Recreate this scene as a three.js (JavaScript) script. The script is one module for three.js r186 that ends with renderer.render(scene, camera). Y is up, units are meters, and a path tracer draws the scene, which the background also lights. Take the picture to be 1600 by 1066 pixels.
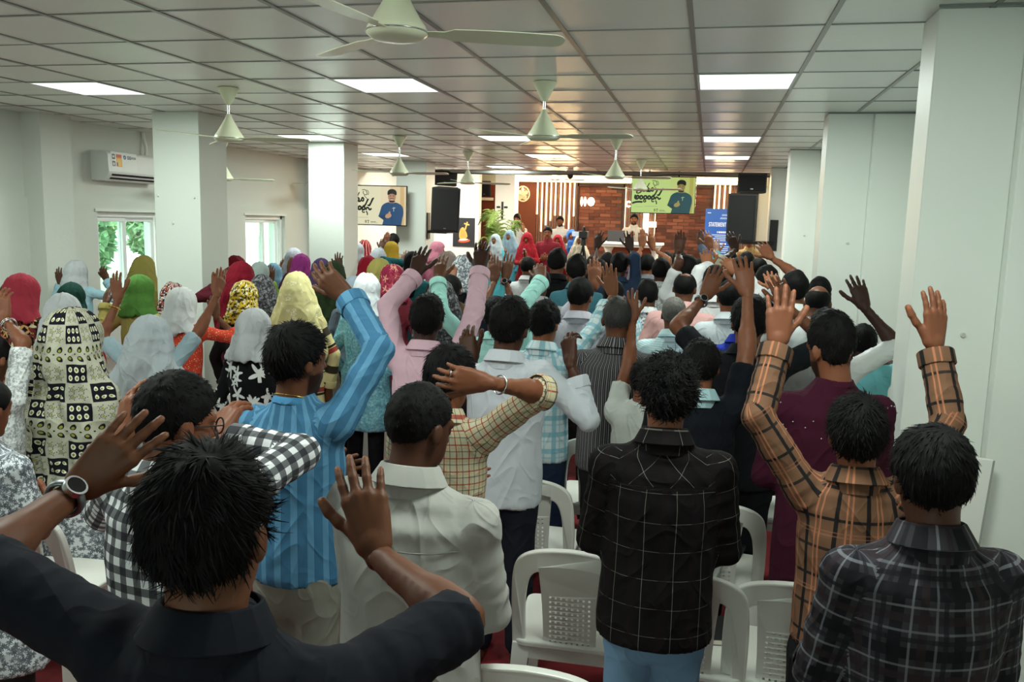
import * as THREE from 'three';
import { mergeGeometries } from 'three/addons/utils/BufferGeometryUtils.js';
import { RoundedBoxGeometry } from 'three/addons/geometries/RoundedBoxGeometry.js';
import { ImprovedNoise } from 'three/addons/math/ImprovedNoise.js';
import { RectAreaLightUniformsLib } from 'three/addons/lights/RectAreaLightUniformsLib.js';

// ---------------------------------------------------------------- camera, sky, exposure
const scene = new THREE.Scene();
const FOC = 1308.57, EYE = 2.05, CEIL = 2.964;
const camera = new THREE.PerspectiveCamera(2 * Math.atan(533 / FOC) * 180 / Math.PI, 1600 / 1066, 0.05, 200);
camera.position.set(0, EYE, 0);
camera.rotation.set(-0.1417, 0.2265, 0.0269, 'YXZ');
camera.updateMatrixWorld(true);
const renderer = new THREE.WebGLRenderer({ antialias: true });
renderer.toneMapping = THREE.LinearToneMapping;
renderer.toneMappingExposure = 1.0;
renderer.shadowMap.enabled = true;
RectAreaLightUniformsLib.init();
scene.background = new THREE.Color().setRGB(5.2, 5.8, 5.6);     // overcast daylight outside the windows
const PANEL = 42, COVE = 56, STAGE = 64;                        // radiance of ceiling panels, stage cove, added stage lights

// ---------------------------------------------------------------- helpers
const V = (x, y, z) => new THREE.Vector3(x, y, z);
function rng(s) { let a = s >>> 0; return () => { a = (a + 0x6D2B79F5) | 0; let t = Math.imul(a ^ (a >>> 15), 1 | a); t = (t + Math.imul(t ^ (t >>> 7), 61 | t)) ^ t; return ((t ^ (t >>> 14)) >>> 0) / 4294967296; }; }
const NOISE = new ImprovedNoise(), noise = (x, y, z) => NOISE.noise(x, y, z);
const ray = (px, py) => V((px - 800) / FOC, (533 - py) / FOC, -1).applyQuaternion(camera.quaternion);
const at = (px, py, d) => ray(px, py).multiplyScalar(d).add(camera.position);                   // a point at a depth along the view
const onZ = (px, py, z) => { const r = ray(px, py); return r.multiplyScalar(z / r.z).add(camera.position); };
const onX = (px, py, x) => { const r = ray(px, py); return r.multiplyScalar(x / r.x).add(camera.position); };
const onY = (px, py, y) => { const r = ray(px, py); return r.multiplyScalar((y - EYE) / r.y).add(camera.position); };
const used = {};
function numbered(n) { if (!(n in used)) { used[n] = 0; return n; } return n + '_' + String(++used[n]).padStart(3, '0'); }
const shade = o => { o.traverse(c => { if (c.isMesh) { c.castShadow = true; c.receiveShadow = true; } }); return o; };
function mesh(name, geo, mat, parent) { const m = new THREE.Mesh(geo, mat); m.name = parent ? name : numbered(name); (parent || scene).add(m); m.castShadow = m.receiveShadow = true; return m; }
function thing(name, label, category, pos = [0, 0, 0], turn = 0, group) {
  const o = new THREE.Group(); o.name = numbered(name); scene.add(o); o.position.set(...pos); o.rotation.y = turn;
  o.userData = { label, category }; if (group) o.userData.group = group; return o;
}
function tag(o, label, category, group) { o.userData = { ...o.userData, label, category }; if (group) o.userData.group = group; return o; }
function struct(o) { o.userData.kind = 'structure'; return o; }
function structGroup(name) { const o = new THREE.Group(); o.name = numbered(name); scene.add(o); return struct(o); }
const boxG = (x0, x1, y0, y1, z0, z1, bev = 0) => {
  const w = x1 - x0, h = y1 - y0, d = z1 - z0;
  const g = bev ? new RoundedBoxGeometry(w, h, d, 2, Math.min(bev, w / 2.01, h / 2.01, d / 2.01)) : new THREE.BoxGeometry(w, h, d);
  // uv in metres
  const p = g.attributes.position, n = g.attributes.normal, u = g.attributes.uv;
  for (let i = 0; i < p.count; i++) {
    const ax = Math.abs(n.getX(i)), ay = Math.abs(n.getY(i)), az = Math.abs(n.getZ(i));
    const X = p.getX(i) + (x0 + x1) / 2, Y = p.getY(i) + (y0 + y1) / 2, Z = p.getZ(i) + (z0 + z1) / 2;
    if (ay >= ax && ay >= az) u.setXY(i, X, Z); else if (ax >= az) u.setXY(i, Z, Y); else u.setXY(i, X, Y);
  }
  return g.translate((x0 + x1) / 2, (y0 + y1) / 2, (z0 + z1) / 2);
};
const cyl = (r0, r1, h, n = 20) => new THREE.CylinderGeometry(r1, r0, h, n);
function tubeBetween(a, b, r, n = 8) {
  const d = b.clone().sub(a), g = new THREE.CylinderGeometry(r, r, d.length(), n);
  g.applyQuaternion(new THREE.Quaternion().setFromUnitVectors(V(0, 1, 0), d.clone().normalize()));
  return g.translate((a.x + b.x) / 2, (a.y + b.y) / 2, (a.z + b.z) / 2);
}
const tubeThrough = (pts, r, seg = 24, n = 6) => new THREE.TubeGeometry(new THREE.CatmullRomCurve3(pts), seg, r, n);
const merge = gs => mergeGeometries(gs.map(g => { const q = g.index ? g.toNonIndexed() : g; for (const k of Object.keys(q.attributes)) if (!['position', 'normal', 'uv'].includes(k)) q.deleteAttribute(k); return q; }));
function canvas(w, h, draw) { const c = document.createElement('canvas'); c.width = w; c.height = h; draw(c.getContext('2d'), w, h); return c; }
function tex(c, sx, sy, color = true) { const t = new THREE.CanvasTexture(c); t.wrapS = t.wrapT = THREE.RepeatWrapping; t.repeat.set(1 / sx, 1 / (sy || sx)); if (color) t.colorSpace = THREE.SRGBColorSpace; return t; }
function dataTex(n, fn, size, color) {   // fn(u, v) -> value 0..1 or [r, g, b]
  const d = new Uint8Array(n * n * 4);
  for (let j = 0; j < n; j++) for (let i = 0; i < n; i++) { const v = fn(i / n, j / n), a = Array.isArray(v) ? v : [v, v, v], k = (j * n + i) * 4; for (let c = 0; c < 3; c++) d[k + c] = Math.max(0, Math.min(255, a[c] * 255)); d[k + 3] = 255; }
  const t = new THREE.DataTexture(d, n, n); t.wrapS = t.wrapT = THREE.RepeatWrapping; t.magFilter = THREE.LinearFilter; t.minFilter = THREE.LinearFilter; t.repeat.set(1 / size, 1 / size); if (color) t.colorSpace = THREE.SRGBColorSpace; t.needsUpdate = true; return t;
}
// periodic noise on a unit torus
const tn = (u, v, f, s = 0) => { const a = u * 6.28318, b = v * 6.28318, R = f / 6.28318; return noise(Math.cos(a) * R + s, Math.sin(a) * R + Math.cos(b) * R * .7 + 31, Math.sin(b) * R + s * 1.7); };
const wallBump = dataTex(256, (u, v) => .5 + .3 * tn(u, v, 40) + .2 * tn(u, v, 12, 5), 1.2);
const weaveBump = dataTex(256, (u, v) => .5 + .22 * tn(u, v, 6, 3) + .16 * tn(u, v, 16, 9) + .05 * Math.sin(u * 6.28318 * 64) * Math.sin(v * 6.28318 * 64), .5);
const foldBump = dataTex(512, (u, v) => { const w = .5 * tn(u, v, 3, 2), a = tn(u + w * .12, v * 1.0 + w * .05, 7, 4), b = tn(u * 1 + .3, v + w * .1, 11, 8), c = tn(u, v, 26, 1), r = q => Math.max(0, 1 - Math.abs(q) * 4.2) ** 1.6; return .3 + .3 * r(a) + .2 * r(b) * (.5 + a) + .14 * a + .06 * c; }, .8);
const std = (color, roughness = .8, extra = {}) => new THREE.MeshStandardMaterial({ color, roughness, ...extra });
const phys = (color, roughness = .5, extra = {}) => new THREE.MeshPhysicalMaterial({ color, roughness, ...extra });
const M = {
  wall: std('#ccd0c8', .55, { bumpMap: wallBump, bumpScale: .0012 }),
  wallCool: std('#d8ddd5', .5, { bumpMap: wallBump, bumpScale: .001 }),
  column: std('#e6eae3', .5, { bumpMap: wallBump, bumpScale: .001 }), pillar: std('#cfd5cd', .5, { bumpMap: wallBump, bumpScale: .001 }),
  white: std('#ecece6', .6), tile: phys('#b3b5ad', .3, { specularIntensity: .9 }), tbar: std('#8d8f8b', .35, { metalness: .5 }),
  upvc: phys('#e6e8e6', .3), black: std('#0c0c0d', .55), blackGloss: phys('#08080a', .2), cream: phys('#d9dcc0', .32), chrome: std('#c8c8c8', .25, { metalness: 1 }),
  chair: phys('#e2e1d9', .38), carpet: std('#6a0f17', .95, { bumpMap: wallBump, bumpScale: .004 }), steel: std('#777b7d', .4, { metalness: .8 }),
};
// ---------------------------------------------------------------- the room
const XL = -6.5, XR = 1.62, ZB = 3.2, ZS = -15.25, ZE = -19.6, SY = 0.35, SY2 = .55, CEIL2 = 3.24;
{ // floor and stage
  struct(mesh('floor', boxG(XL - .3, XR + .4, -.2, 0, ZE - .3, ZB + .2), M.carpet));
  const wood = std('#5b3a24', .5);
  const st = structGroup('trim_1');
  mesh('stage_platform', boxG(-5.6, XR - .05, 0, SY, ZE, -14.7, .01), wood, st);
  mesh('stage_riser', boxG(-4.9, -.9, SY, SY2, ZE + .05, -17.25, .01), wood, st);
  mesh('stage_nosing', boxG(-5.6, XR - .05, SY - .05, SY + .004, -14.7, -14.67), std('#8a6a46', .4), st);
}
// ceiling: slab, hanging grid and one lay-in tile per cell; the panels of light take some cells
const GX = -.1357, GZ = 4.1468, T = .6, RZ = a => -(GZ + T * a);
const PANELS = [[0, 2], [-4, 2], [-8, 2], [0, 8], [-4, 8], [-8, 8], [0, 12], [-4, 12], [-8, 12], [-6, 16]], PANELS_BACK = [[0, -4], [-4, -4], [-8, -4]];
{
  const c = structGroup('ceiling');
  mesh('ceiling_slab', boxG(XL - .3, XR + .4, CEIL + .02, CEIL + .3, ZS + .06, ZB + .2), M.white, c);
  const bars = [];
  const i0 = -11, i1 = 3, j0 = -2, j1 = 19;
  for (let i = i0; i <= i1; i++) bars.push(boxG(GX + i * T - .012, GX + i * T + .012, CEIL - .004, CEIL + .02, RZ(j1 - .5), ZB));
  for (let j = -12; j <= j1 - 1; j++) bars.push(boxG(XL, XR, CEIL - .002, CEIL + .02, RZ(j) - .007, RZ(j) + .007));
  mesh('ceiling_grid', merge(bars), M.tbar, c);
  const R = rng(5), lit = new Set(PANELS.map(p => p.join()));
  const tiles = [0, 1, 2].map(k => phys(['#edf2ed', '#e8ede8', '#f0f4f0'][k], [.26, .32, .29][k], { bumpMap: wallBump, bumpScale: .0007 }));
  const tg = new RoundedBoxGeometry(T - .02, .014, T - .012, 1, .003);
  for (let i = i0; i < i1; i++) for (let j = j0; j < j1 - 1; j++) {
    if (lit.has([i, j].join())) continue;
    const t = mesh('ceiling_tile', tg, tiles[Math.floor(R() * 3)], c);
    t.position.set(GX + (i + .5) * T, CEIL + .008 + R() * .002, RZ(j + .5));
    t.rotation.set((R() - .5) * .006, 0, (R() - .5) * .006);
  }
  mesh('ceiling_slab', boxG(-6.9, XR + .4, CEIL2, CEIL2 + .2, ZE - .3, ZS + .1), M.white, c);
  // stage fascia beam between the two ceilings
  mesh('fascia', boxG(-6.9, XR + .4, CEIL - .05, CEIL2 + .1, ZS - .12, ZS + .06), M.wallCool, c);
}
const panelGlow = std('#ffffff', .5, { emissive: '#f4fff8', emissiveIntensity: 2 }), panelFrame = std('#dfe2dd', .5);
const panelName = { '0,2': 'nearest panel by the wide white column', '-4,2': 'nearest panel beneath the big fan', '-8,2': 'nearest panel above the air conditioner wall', '0,8': 'middle panel of the row by the right columns', '-4,8': 'middle panel left of the fan hub', '-8,8': 'panel partly behind a fan blade near the second pillar', '0,12': 'farthest panel before the right screen', '-4,12': 'farthest panel over the centre aisle', '-8,12': 'farther panel above the left screen', '-6,16': 'last panel before the stage beam' };
function ceilingPanel([i, j], label) {
  const x = GX + (i + .5) * T, z = RZ(j + .5);
  const t = thing('ceiling_light', label, 'ceiling light', [x, CEIL - .006, z], 0, 'square ceiling light panels');
  mesh('frame', merge([boxG(-.295, .295, 0, .02, -.295, -.28), boxG(-.295, .295, 0, .02, .28, .295), boxG(-.295, -.28, 0, .02, -.28, .28), boxG(.28, .295, 0, .02, -.28, .28)]), panelFrame, t);
  mesh('diffuser', boxG(-.28, .28, .004, .016, -.28, .28), panelGlow, t);
  const l = new THREE.RectAreaLight('#f2fff6', PANEL, .56, .56); l.position.set(x, CEIL - .012, z); l.rotation.x = -Math.PI / 2; l.castShadow = true; scene.add(l);
}
for (const p of PANELS) ceilingPanel(p, 'bright square ceiling light, ' + panelName[p.join()]);
for (const [k, p] of PANELS_BACK.entries()) ceilingPanel(p, ['square ceiling light above the photographer beside the right wall', 'square ceiling light above the back row', 'square ceiling light over the rear left corner', 'square ceiling light by the rear wall at the right', 'square ceiling light behind the photographer', 'square ceiling light by the rear wall at the left'][k]);

// walls with thickness; the left one has window openings
const WIN = [[-9.05, -7.9], [-12.05, -10.9], [-6.1, -4.9], [-3.2, -2.0]], WY0 = 1.02, WY1 = 2.04;
{
  const w = structGroup('wall_left'), X0 = XL - .25, TOP = CEIL2 + .2;
  const zs = [ZB + .2, ...WIN.map(a => a).sort((a, b) => b[0] - a[0]).flatMap(a => [a[1], a[0]]), ZE - .3];
  for (let k = 0; k < zs.length - 1; k++) {
    const solid = k % 2 === 0;
    if (solid) mesh('wall_bay', boxG(X0, XL, 0, TOP, zs[k + 1], zs[k]), M.wall, w);
    else { mesh('wall_bay', boxG(X0, XL, 0, WY0, zs[k + 1], zs[k]), M.wall, w); mesh('wall_bay', boxG(X0, XL, WY1, TOP, zs[k + 1], zs[k]), M.wall, w); }
  }
  for (let k = 0; k < zs.length - 1; k += 2) mesh('wall_lower_course', boxG(XL, XL + .035, 0, 2.165, Math.max(zs[k + 1] - 0, -15.2), zs[k]), M.wall, w);
  for (let k = 1; k < zs.length - 1; k += 2) { mesh('wall_lower_course', boxG(XL, XL + .035, 0, WY0 - .02, zs[k + 1], zs[k]), M.wall, w); mesh('wall_lower_course', boxG(XL, XL + .035, WY1 + .03, 2.165, zs[k + 1], zs[k]), M.wall, w); }
  for (const [z0, z1, x] of [[-7.35, -6.95, -6.28], [-10.15, -9.75, -6.36], [-13.2, -12.8, -6.36]]) mesh('wall_pilaster', boxG(XL, x, 0, CEIL + .02, z0, z1), M.wall, w);
  const glass = new THREE.MeshPhysicalMaterial({ color: '#eefaf6', roughness: .02, transmission: 1, thickness: 0, ior: 1.45 });
  WIN.forEach(([z0, z1], k) => {
    const g = structGroup('window_' + (k + 1)); const xf = XL - .06, xo = XL - .02;
    const fr = (a, b, c, d, n = 'window_frame', xx = 0) => mesh(n, boxG(xf + xx, xo + xx, a, b, c, d, .006), M.upvc, g);
    fr(WY0, WY0 + .05, z0, z1); fr(WY1 - .06, WY1, z0, z1); fr(WY0, WY1, z0, z0 + .05); fr(WY0, WY1, z1 - .05, z1);
    const mid = (z0 + z1) / 2 + (k === 0 ? .05 : -.05);
    for (const [a, b, xx] of [[mid - .03, z1 - .05, -.02], [z0 + .05, mid + .03, -.055]]) {
      for (const q of [[WY0 + .05, WY0 + .1, a, b], [WY1 - .11, WY1 - .06, a, b], [WY0 + .1, WY1 - .11, a, a + .055], [WY0 + .1, WY1 - .11, b - .055, b]]) fr(...q, 'sash', xx);
      mesh('window_pane', boxG(xf + .018 + xx, xf + .022 + xx, WY0 + .1, WY1 - .11, a + .05, b - .05), glass, g);
    }
    mesh('window_lintel', boxG(XL - .02, XL + .05, WY1, WY1 + .03, z0 - .04, z1 + .04), M.wallCool, g);
    mesh('window_sill', boxG(XL - .06, XL + .06, WY0 - .03, WY0, z0 - .04, z1 + .04), M.wallCool, g);
  });
  const r = structGroup('wall_right');
  mesh('wall_bay', boxG(XR, XR + .3, 0, CEIL2 + .2, ZE - .3, ZB + .2), M.wallCool, r);
  const b = structGroup('wall_back');
  // unseen rear wall; its two windows are added to fill the foreground with daylight
  const bw = [XL - .25, -4.6, -2.6, -1.6, .4, XR + .3], bay = (x0, x1, y0, y1) => mesh('wall_bay', boxG(x0, x1, y0, y1, ZB, ZB + .25), M.wallCool, b);
  for (const k of [0, 2, 4]) bay(bw[k], bw[k + 1], 0, CEIL + .3);
  for (const k of [1, 3]) {
    bay(bw[k], bw[k + 1], 0, .7); bay(bw[k], bw[k + 1], 2.2, CEIL + .3); const g = structGroup('window_' + (k > 1 ? 6 : 5)), x0 = bw[k], x1 = bw[k + 1], xm = (x0 + x1) / 2;
    for (const q of [[x0, x1, .7, .76], [x0, x1, 2.14, 2.2], [x0, x0 + .06, .76, 2.14], [x1 - .06, x1, .76, 2.14], [xm - .04, xm + .04, .76, 2.14]]) mesh('window_frame', boxG(...q, ZB + .1, ZB + .16, .006), M.upvc, g);
    for (const [p0, p1] of [[x0 + .06, xm - .04], [xm + .04, x1 - .06]]) mesh('window_pane', boxG(p0, p1, .76, 2.14, ZB + .128, ZB + .132), glass, g);
  }
}
// free-standing pillars on the left, stepped columns along the right wall
function pillar(name, label, x0, x1, z0, z1, marks) {
  const t = thing(name, label, 'pillar', [(x0 + x1) / 2, 0, (z0 + z1) / 2]);
  const w = (x1 - x0) / 2, d = (z1 - z0) / 2;
  mesh('shaft', boxG(-w, w, 0, CEIL, -d, d, .006), M.pillar, t);
  for (const [x, y] of marks || []) { const k = mesh('wall_plug', cyl(.012, .009, .012, 12).rotateX(Math.PI / 2), M.wall, t); k.position.set(x - (x0 + x1) / 2, y, d + .004); }
  return t;
}
pillar('pillar', 'square white pillar beside the air conditioner', -5.06, -4.58, -7.4, -6.95, [[-4.87, 1.95], [-5.02, 2.2], [-4.64, 2.19]]);
pillar('pillar', 'square white pillar whose edge hides part of the left screen', -4.94, -4.46, -10.25, -9.82, []);
pillar('pillar', 'white pillar that carries the left screen and hanging loudspeaker', -4.95, -4.45, -13.35, -12.9, []);
const colLabel = ['wide white wall column nearest the camera', 'second white wall column with a stepped return', 'third white wall column along the side', 'fourth white wall column beside the loudspeaker bracket'];
[[-4.16, -3.9], [-7.5, -7.2], [-10.75, -10.42], [-13.85, -13.5]].forEach(([z0, z1], k) => {
  const t = thing('wall_column', colLabel[k], 'column', [1.2, 0, (z0 + z1) / 2]);
  const d = (z1 - z0) / 2;
  mesh('shaft', boxG(-.335, 0, 0, CEIL, -d, d, .006), M.column, t);
  mesh('return_casing', boxG(0, XR - 1.2, 0, CEIL, -d, d + .06, .006), M.column, t);
  mesh('head_trim', boxG(-.35, XR - 1.2, CEIL - .012, CEIL - .001, d + .061, d + .07), std('#7b7f7c', .6), t);
  if (k < 3) { const p = mesh('wall_plug', cyl(.012, .009, .012, 12).rotateX(Math.PI / 2), M.wall, t); p.position.set(-.12, [1.62, 1.95, 1.98][k], d + .004); }
});
{ // a white board leaning beside the near column, and a plug hole in the column's flank
  const T0 = onZ(1534, 727, -3.72), B0 = onZ(1506, 880, -3.72), d = B0.clone().sub(T0), B = T0.clone().addScaledVector(d, T0.y / -d.y), L = T0.distanceTo(B);
  const t = thing('leaning_board', 'white board leaning against the wall beside the grey plaid man', 'board', [B.x, 0, B.z - .02]);
  const m = mesh('board_panel', boxG(-.055, .055, .002, L, -.012, .012, .004), M.white, t); m.rotation.z = -Math.atan2(T0.x - B.x, T0.y); m.position.y = .02; m.rotation.x = -.02;
  mesh('edge_strip', boxG(.05, .058, .004, L - .002, -.013, .013), std('#9a9d98', .6), m);
}
// ---------------------------------------------------------------- fans
function fan(x, z, drop, turn, label, y0 = CEIL, s = 1) {
  const t = thing('ceiling_fan', label, 'ceiling fan', [x, y0 - drop, z], turn, 'cream ceiling fans');
  const lathe = (pts, n = 36) => new THREE.LatheGeometry(pts.map(([r, y]) => new THREE.Vector2(r * s, y)), n);
  mesh('canopy', lathe([[.0, drop], [.075, drop - .001], [.078, drop - .006], [.03, drop - .1], [.014, drop - .125], [0, drop - .126]]), M.cream, t);
  mesh('rod', cyl(.009, .009, Math.max(.02, drop - .2), 12).translate(0, (drop - .1 + .12) / 2, 0), M.chrome, t);
  const mo = mesh('motor_housing', lathe([[0, .19], [.014, .188], [.03, .15], [.085, .055], [.1, .035], [.108, .018], [.108, .004], [.085, -.012], [.03, -.016], [0, -.016]]), M.cream, t);
  mesh('trim_ring', new THREE.TorusGeometry(.109 * s, .003, 6, 40).rotateX(Math.PI / 2).translate(0, .012, 0), M.chrome, mo);
  for (let k = 0; k < 3; k++) {
    const sh = new THREE.Shape(); sh.moveTo(.1, -.022); sh.lineTo(.17, -.03); sh.lineTo(.2, -.055); sh.quadraticCurveTo(.4, -.068, .56, -.055); sh.quadraticCurveTo(.6, -.045, .6, 0); sh.quadraticCurveTo(.6, .05, .56, .055); sh.quadraticCurveTo(.4, .066, .2, .052); sh.lineTo(.17, .03); sh.lineTo(.1, .022);
    const g = new THREE.ExtrudeGeometry(sh, { depth: .003, bevelEnabled: false, curveSegments: 10 }).rotateX(-Math.PI / 2).rotateX(-.16).translate(0, .01, 0).scale(s, 1, s).rotateY(k * 2.0944);
    mesh('blade', g, M.cream, t);
  }
}
{ const p = at(620, 56, 2.95); fan(p.x, p.z, CEIL - p.y, .35, 'large cream fan at the top edge, nearest of all'); }
fan(-1.11, -5.58, .365, -.12, 'cream fan with a long blade over the centre aisle');
fan(-3.49, -5.68, .375, .2, 'cream fan hanging before the first square pillar');
fan(-3.45, -9.08, .42, -.1, 'cream fan above the left screen');
fan(-3.22, -11.05, .42, .5, 'small cream fan beside the tilted hanging loudspeaker');
fan(-1.03, -9.2, .42, .1, 'small cream fan before the farthest centre light panel');
fan(-1.0, -12.2, .42, -.2, 'small cream fan in front of the right screen');
fan(-5.85, -9.4, .5, .4, 'cream fan between the pillars near the left wall');
fan(-5.85, -12.2, .42, .9, 'cream fan mostly hidden by the second pillar');
fan(-3.05, -16.6, .35, .3, 'pale fan over the stage beside the glowing strips', CEIL2);

// ---------------------------------------------------------------- air conditioner
{
  const t = thing('air_conditioner', 'white split air conditioner with energy stickers on left wall', 'air conditioner', [XL, 2.38, -8.36]);
  const pr = new THREE.Shape(); pr.moveTo(0, 0); pr.lineTo(.14, .0); pr.quadraticCurveTo(.2, .03, .21, .09); pr.lineTo(.2, .27); pr.quadraticCurveTo(.19, .3, .15, .3); pr.lineTo(0, .3);
  mesh('casing', new THREE.ExtrudeGeometry(pr, { depth: .94, bevelEnabled: true, bevelSize: .008, bevelThickness: .008, bevelSegments: 2 }).translate(0, 0, -.47), phys('#dfe1de', .3), t);
  const along = g => g.rotateZ(.94).translate(.186, .043, 0);
  mesh('air_outlet', along(boxG(-.034, .034, -.012, .003, -.42, .42)), M.black, t);
  for (const q of [-.012, .012]) mesh('outlet_vane', along(boxG(q - .004, q + .004, .001, .009, -.41, .41)), M.upvc, t);
  for (const q of [-.2, .05, .28]) mesh('vane_post', along(boxG(-.03, .03, .001, .008, q, q + .012)), M.upvc, t);
  const st = canvas(512, 256, (g, w, h) => {
    g.fillStyle = '#e4e6e3'; g.fillRect(0, 0, w, h);
    g.fillStyle = '#e8a21c'; g.fillRect(100, 30, 110, 170); g.fillStyle = '#d2452a'; g.fillRect(100, 30, 110, 45); g.fillStyle = '#f0c04a'; g.fillRect(118, 90, 70, 95); g.fillStyle = '#555a70'; g.fillRect(104, 140, 30, 50);
    g.fillStyle = '#3a3c3e'; g.fillRect(20, 30, 60, 70); g.fillRect(20, 125, 60, 70); g.fillStyle = '#d8d8d8'; g.beginPath(); g.moveTo(50, 140); g.lineTo(72, 162); g.lineTo(28, 162); g.fill(); g.fillRect(36, 162, 28, 22); g.fillRect(34, 50, 32, 30);
    g.fillStyle = '#2c5f8a'; g.beginPath(); g.arc(270, 62, 30, 0, 7); g.fill(); g.fillStyle = '#9fb4c4'; g.beginPath(); g.ellipse(268, 66, 16, 8, -.6, 0, 7); g.fill();
    g.fillStyle = '#55585a'; g.fillRect(322, 40, 34, 46); g.fillRect(362, 40, 34, 46); for (let k = 0; k < 6; k++) g.fillRect(402 + k * 16, 48, 11, 30); g.fillStyle = '#d0d2cf'; g.fillRect(332, 54, 14, 14); g.fillRect(372, 54, 14, 14);
  });
  const dt = tex(st, 1); dt.repeat.set(1, 1);
  const d = mesh('sticker_sheet', new THREE.PlaneGeometry(.42, .2).rotateY(Math.PI / 2), std('#ffffff', .4, { map: dt }), t); d.position.set(.213, .2, .22); d.rotation.z = .055;
  mesh('pipe', tubeThrough([V(.05, .29, -.36), V(.06, .4, -.36), V(.03, .5, -.37), V(.02, .58, -.37)], .02), M.white, t);
}
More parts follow.
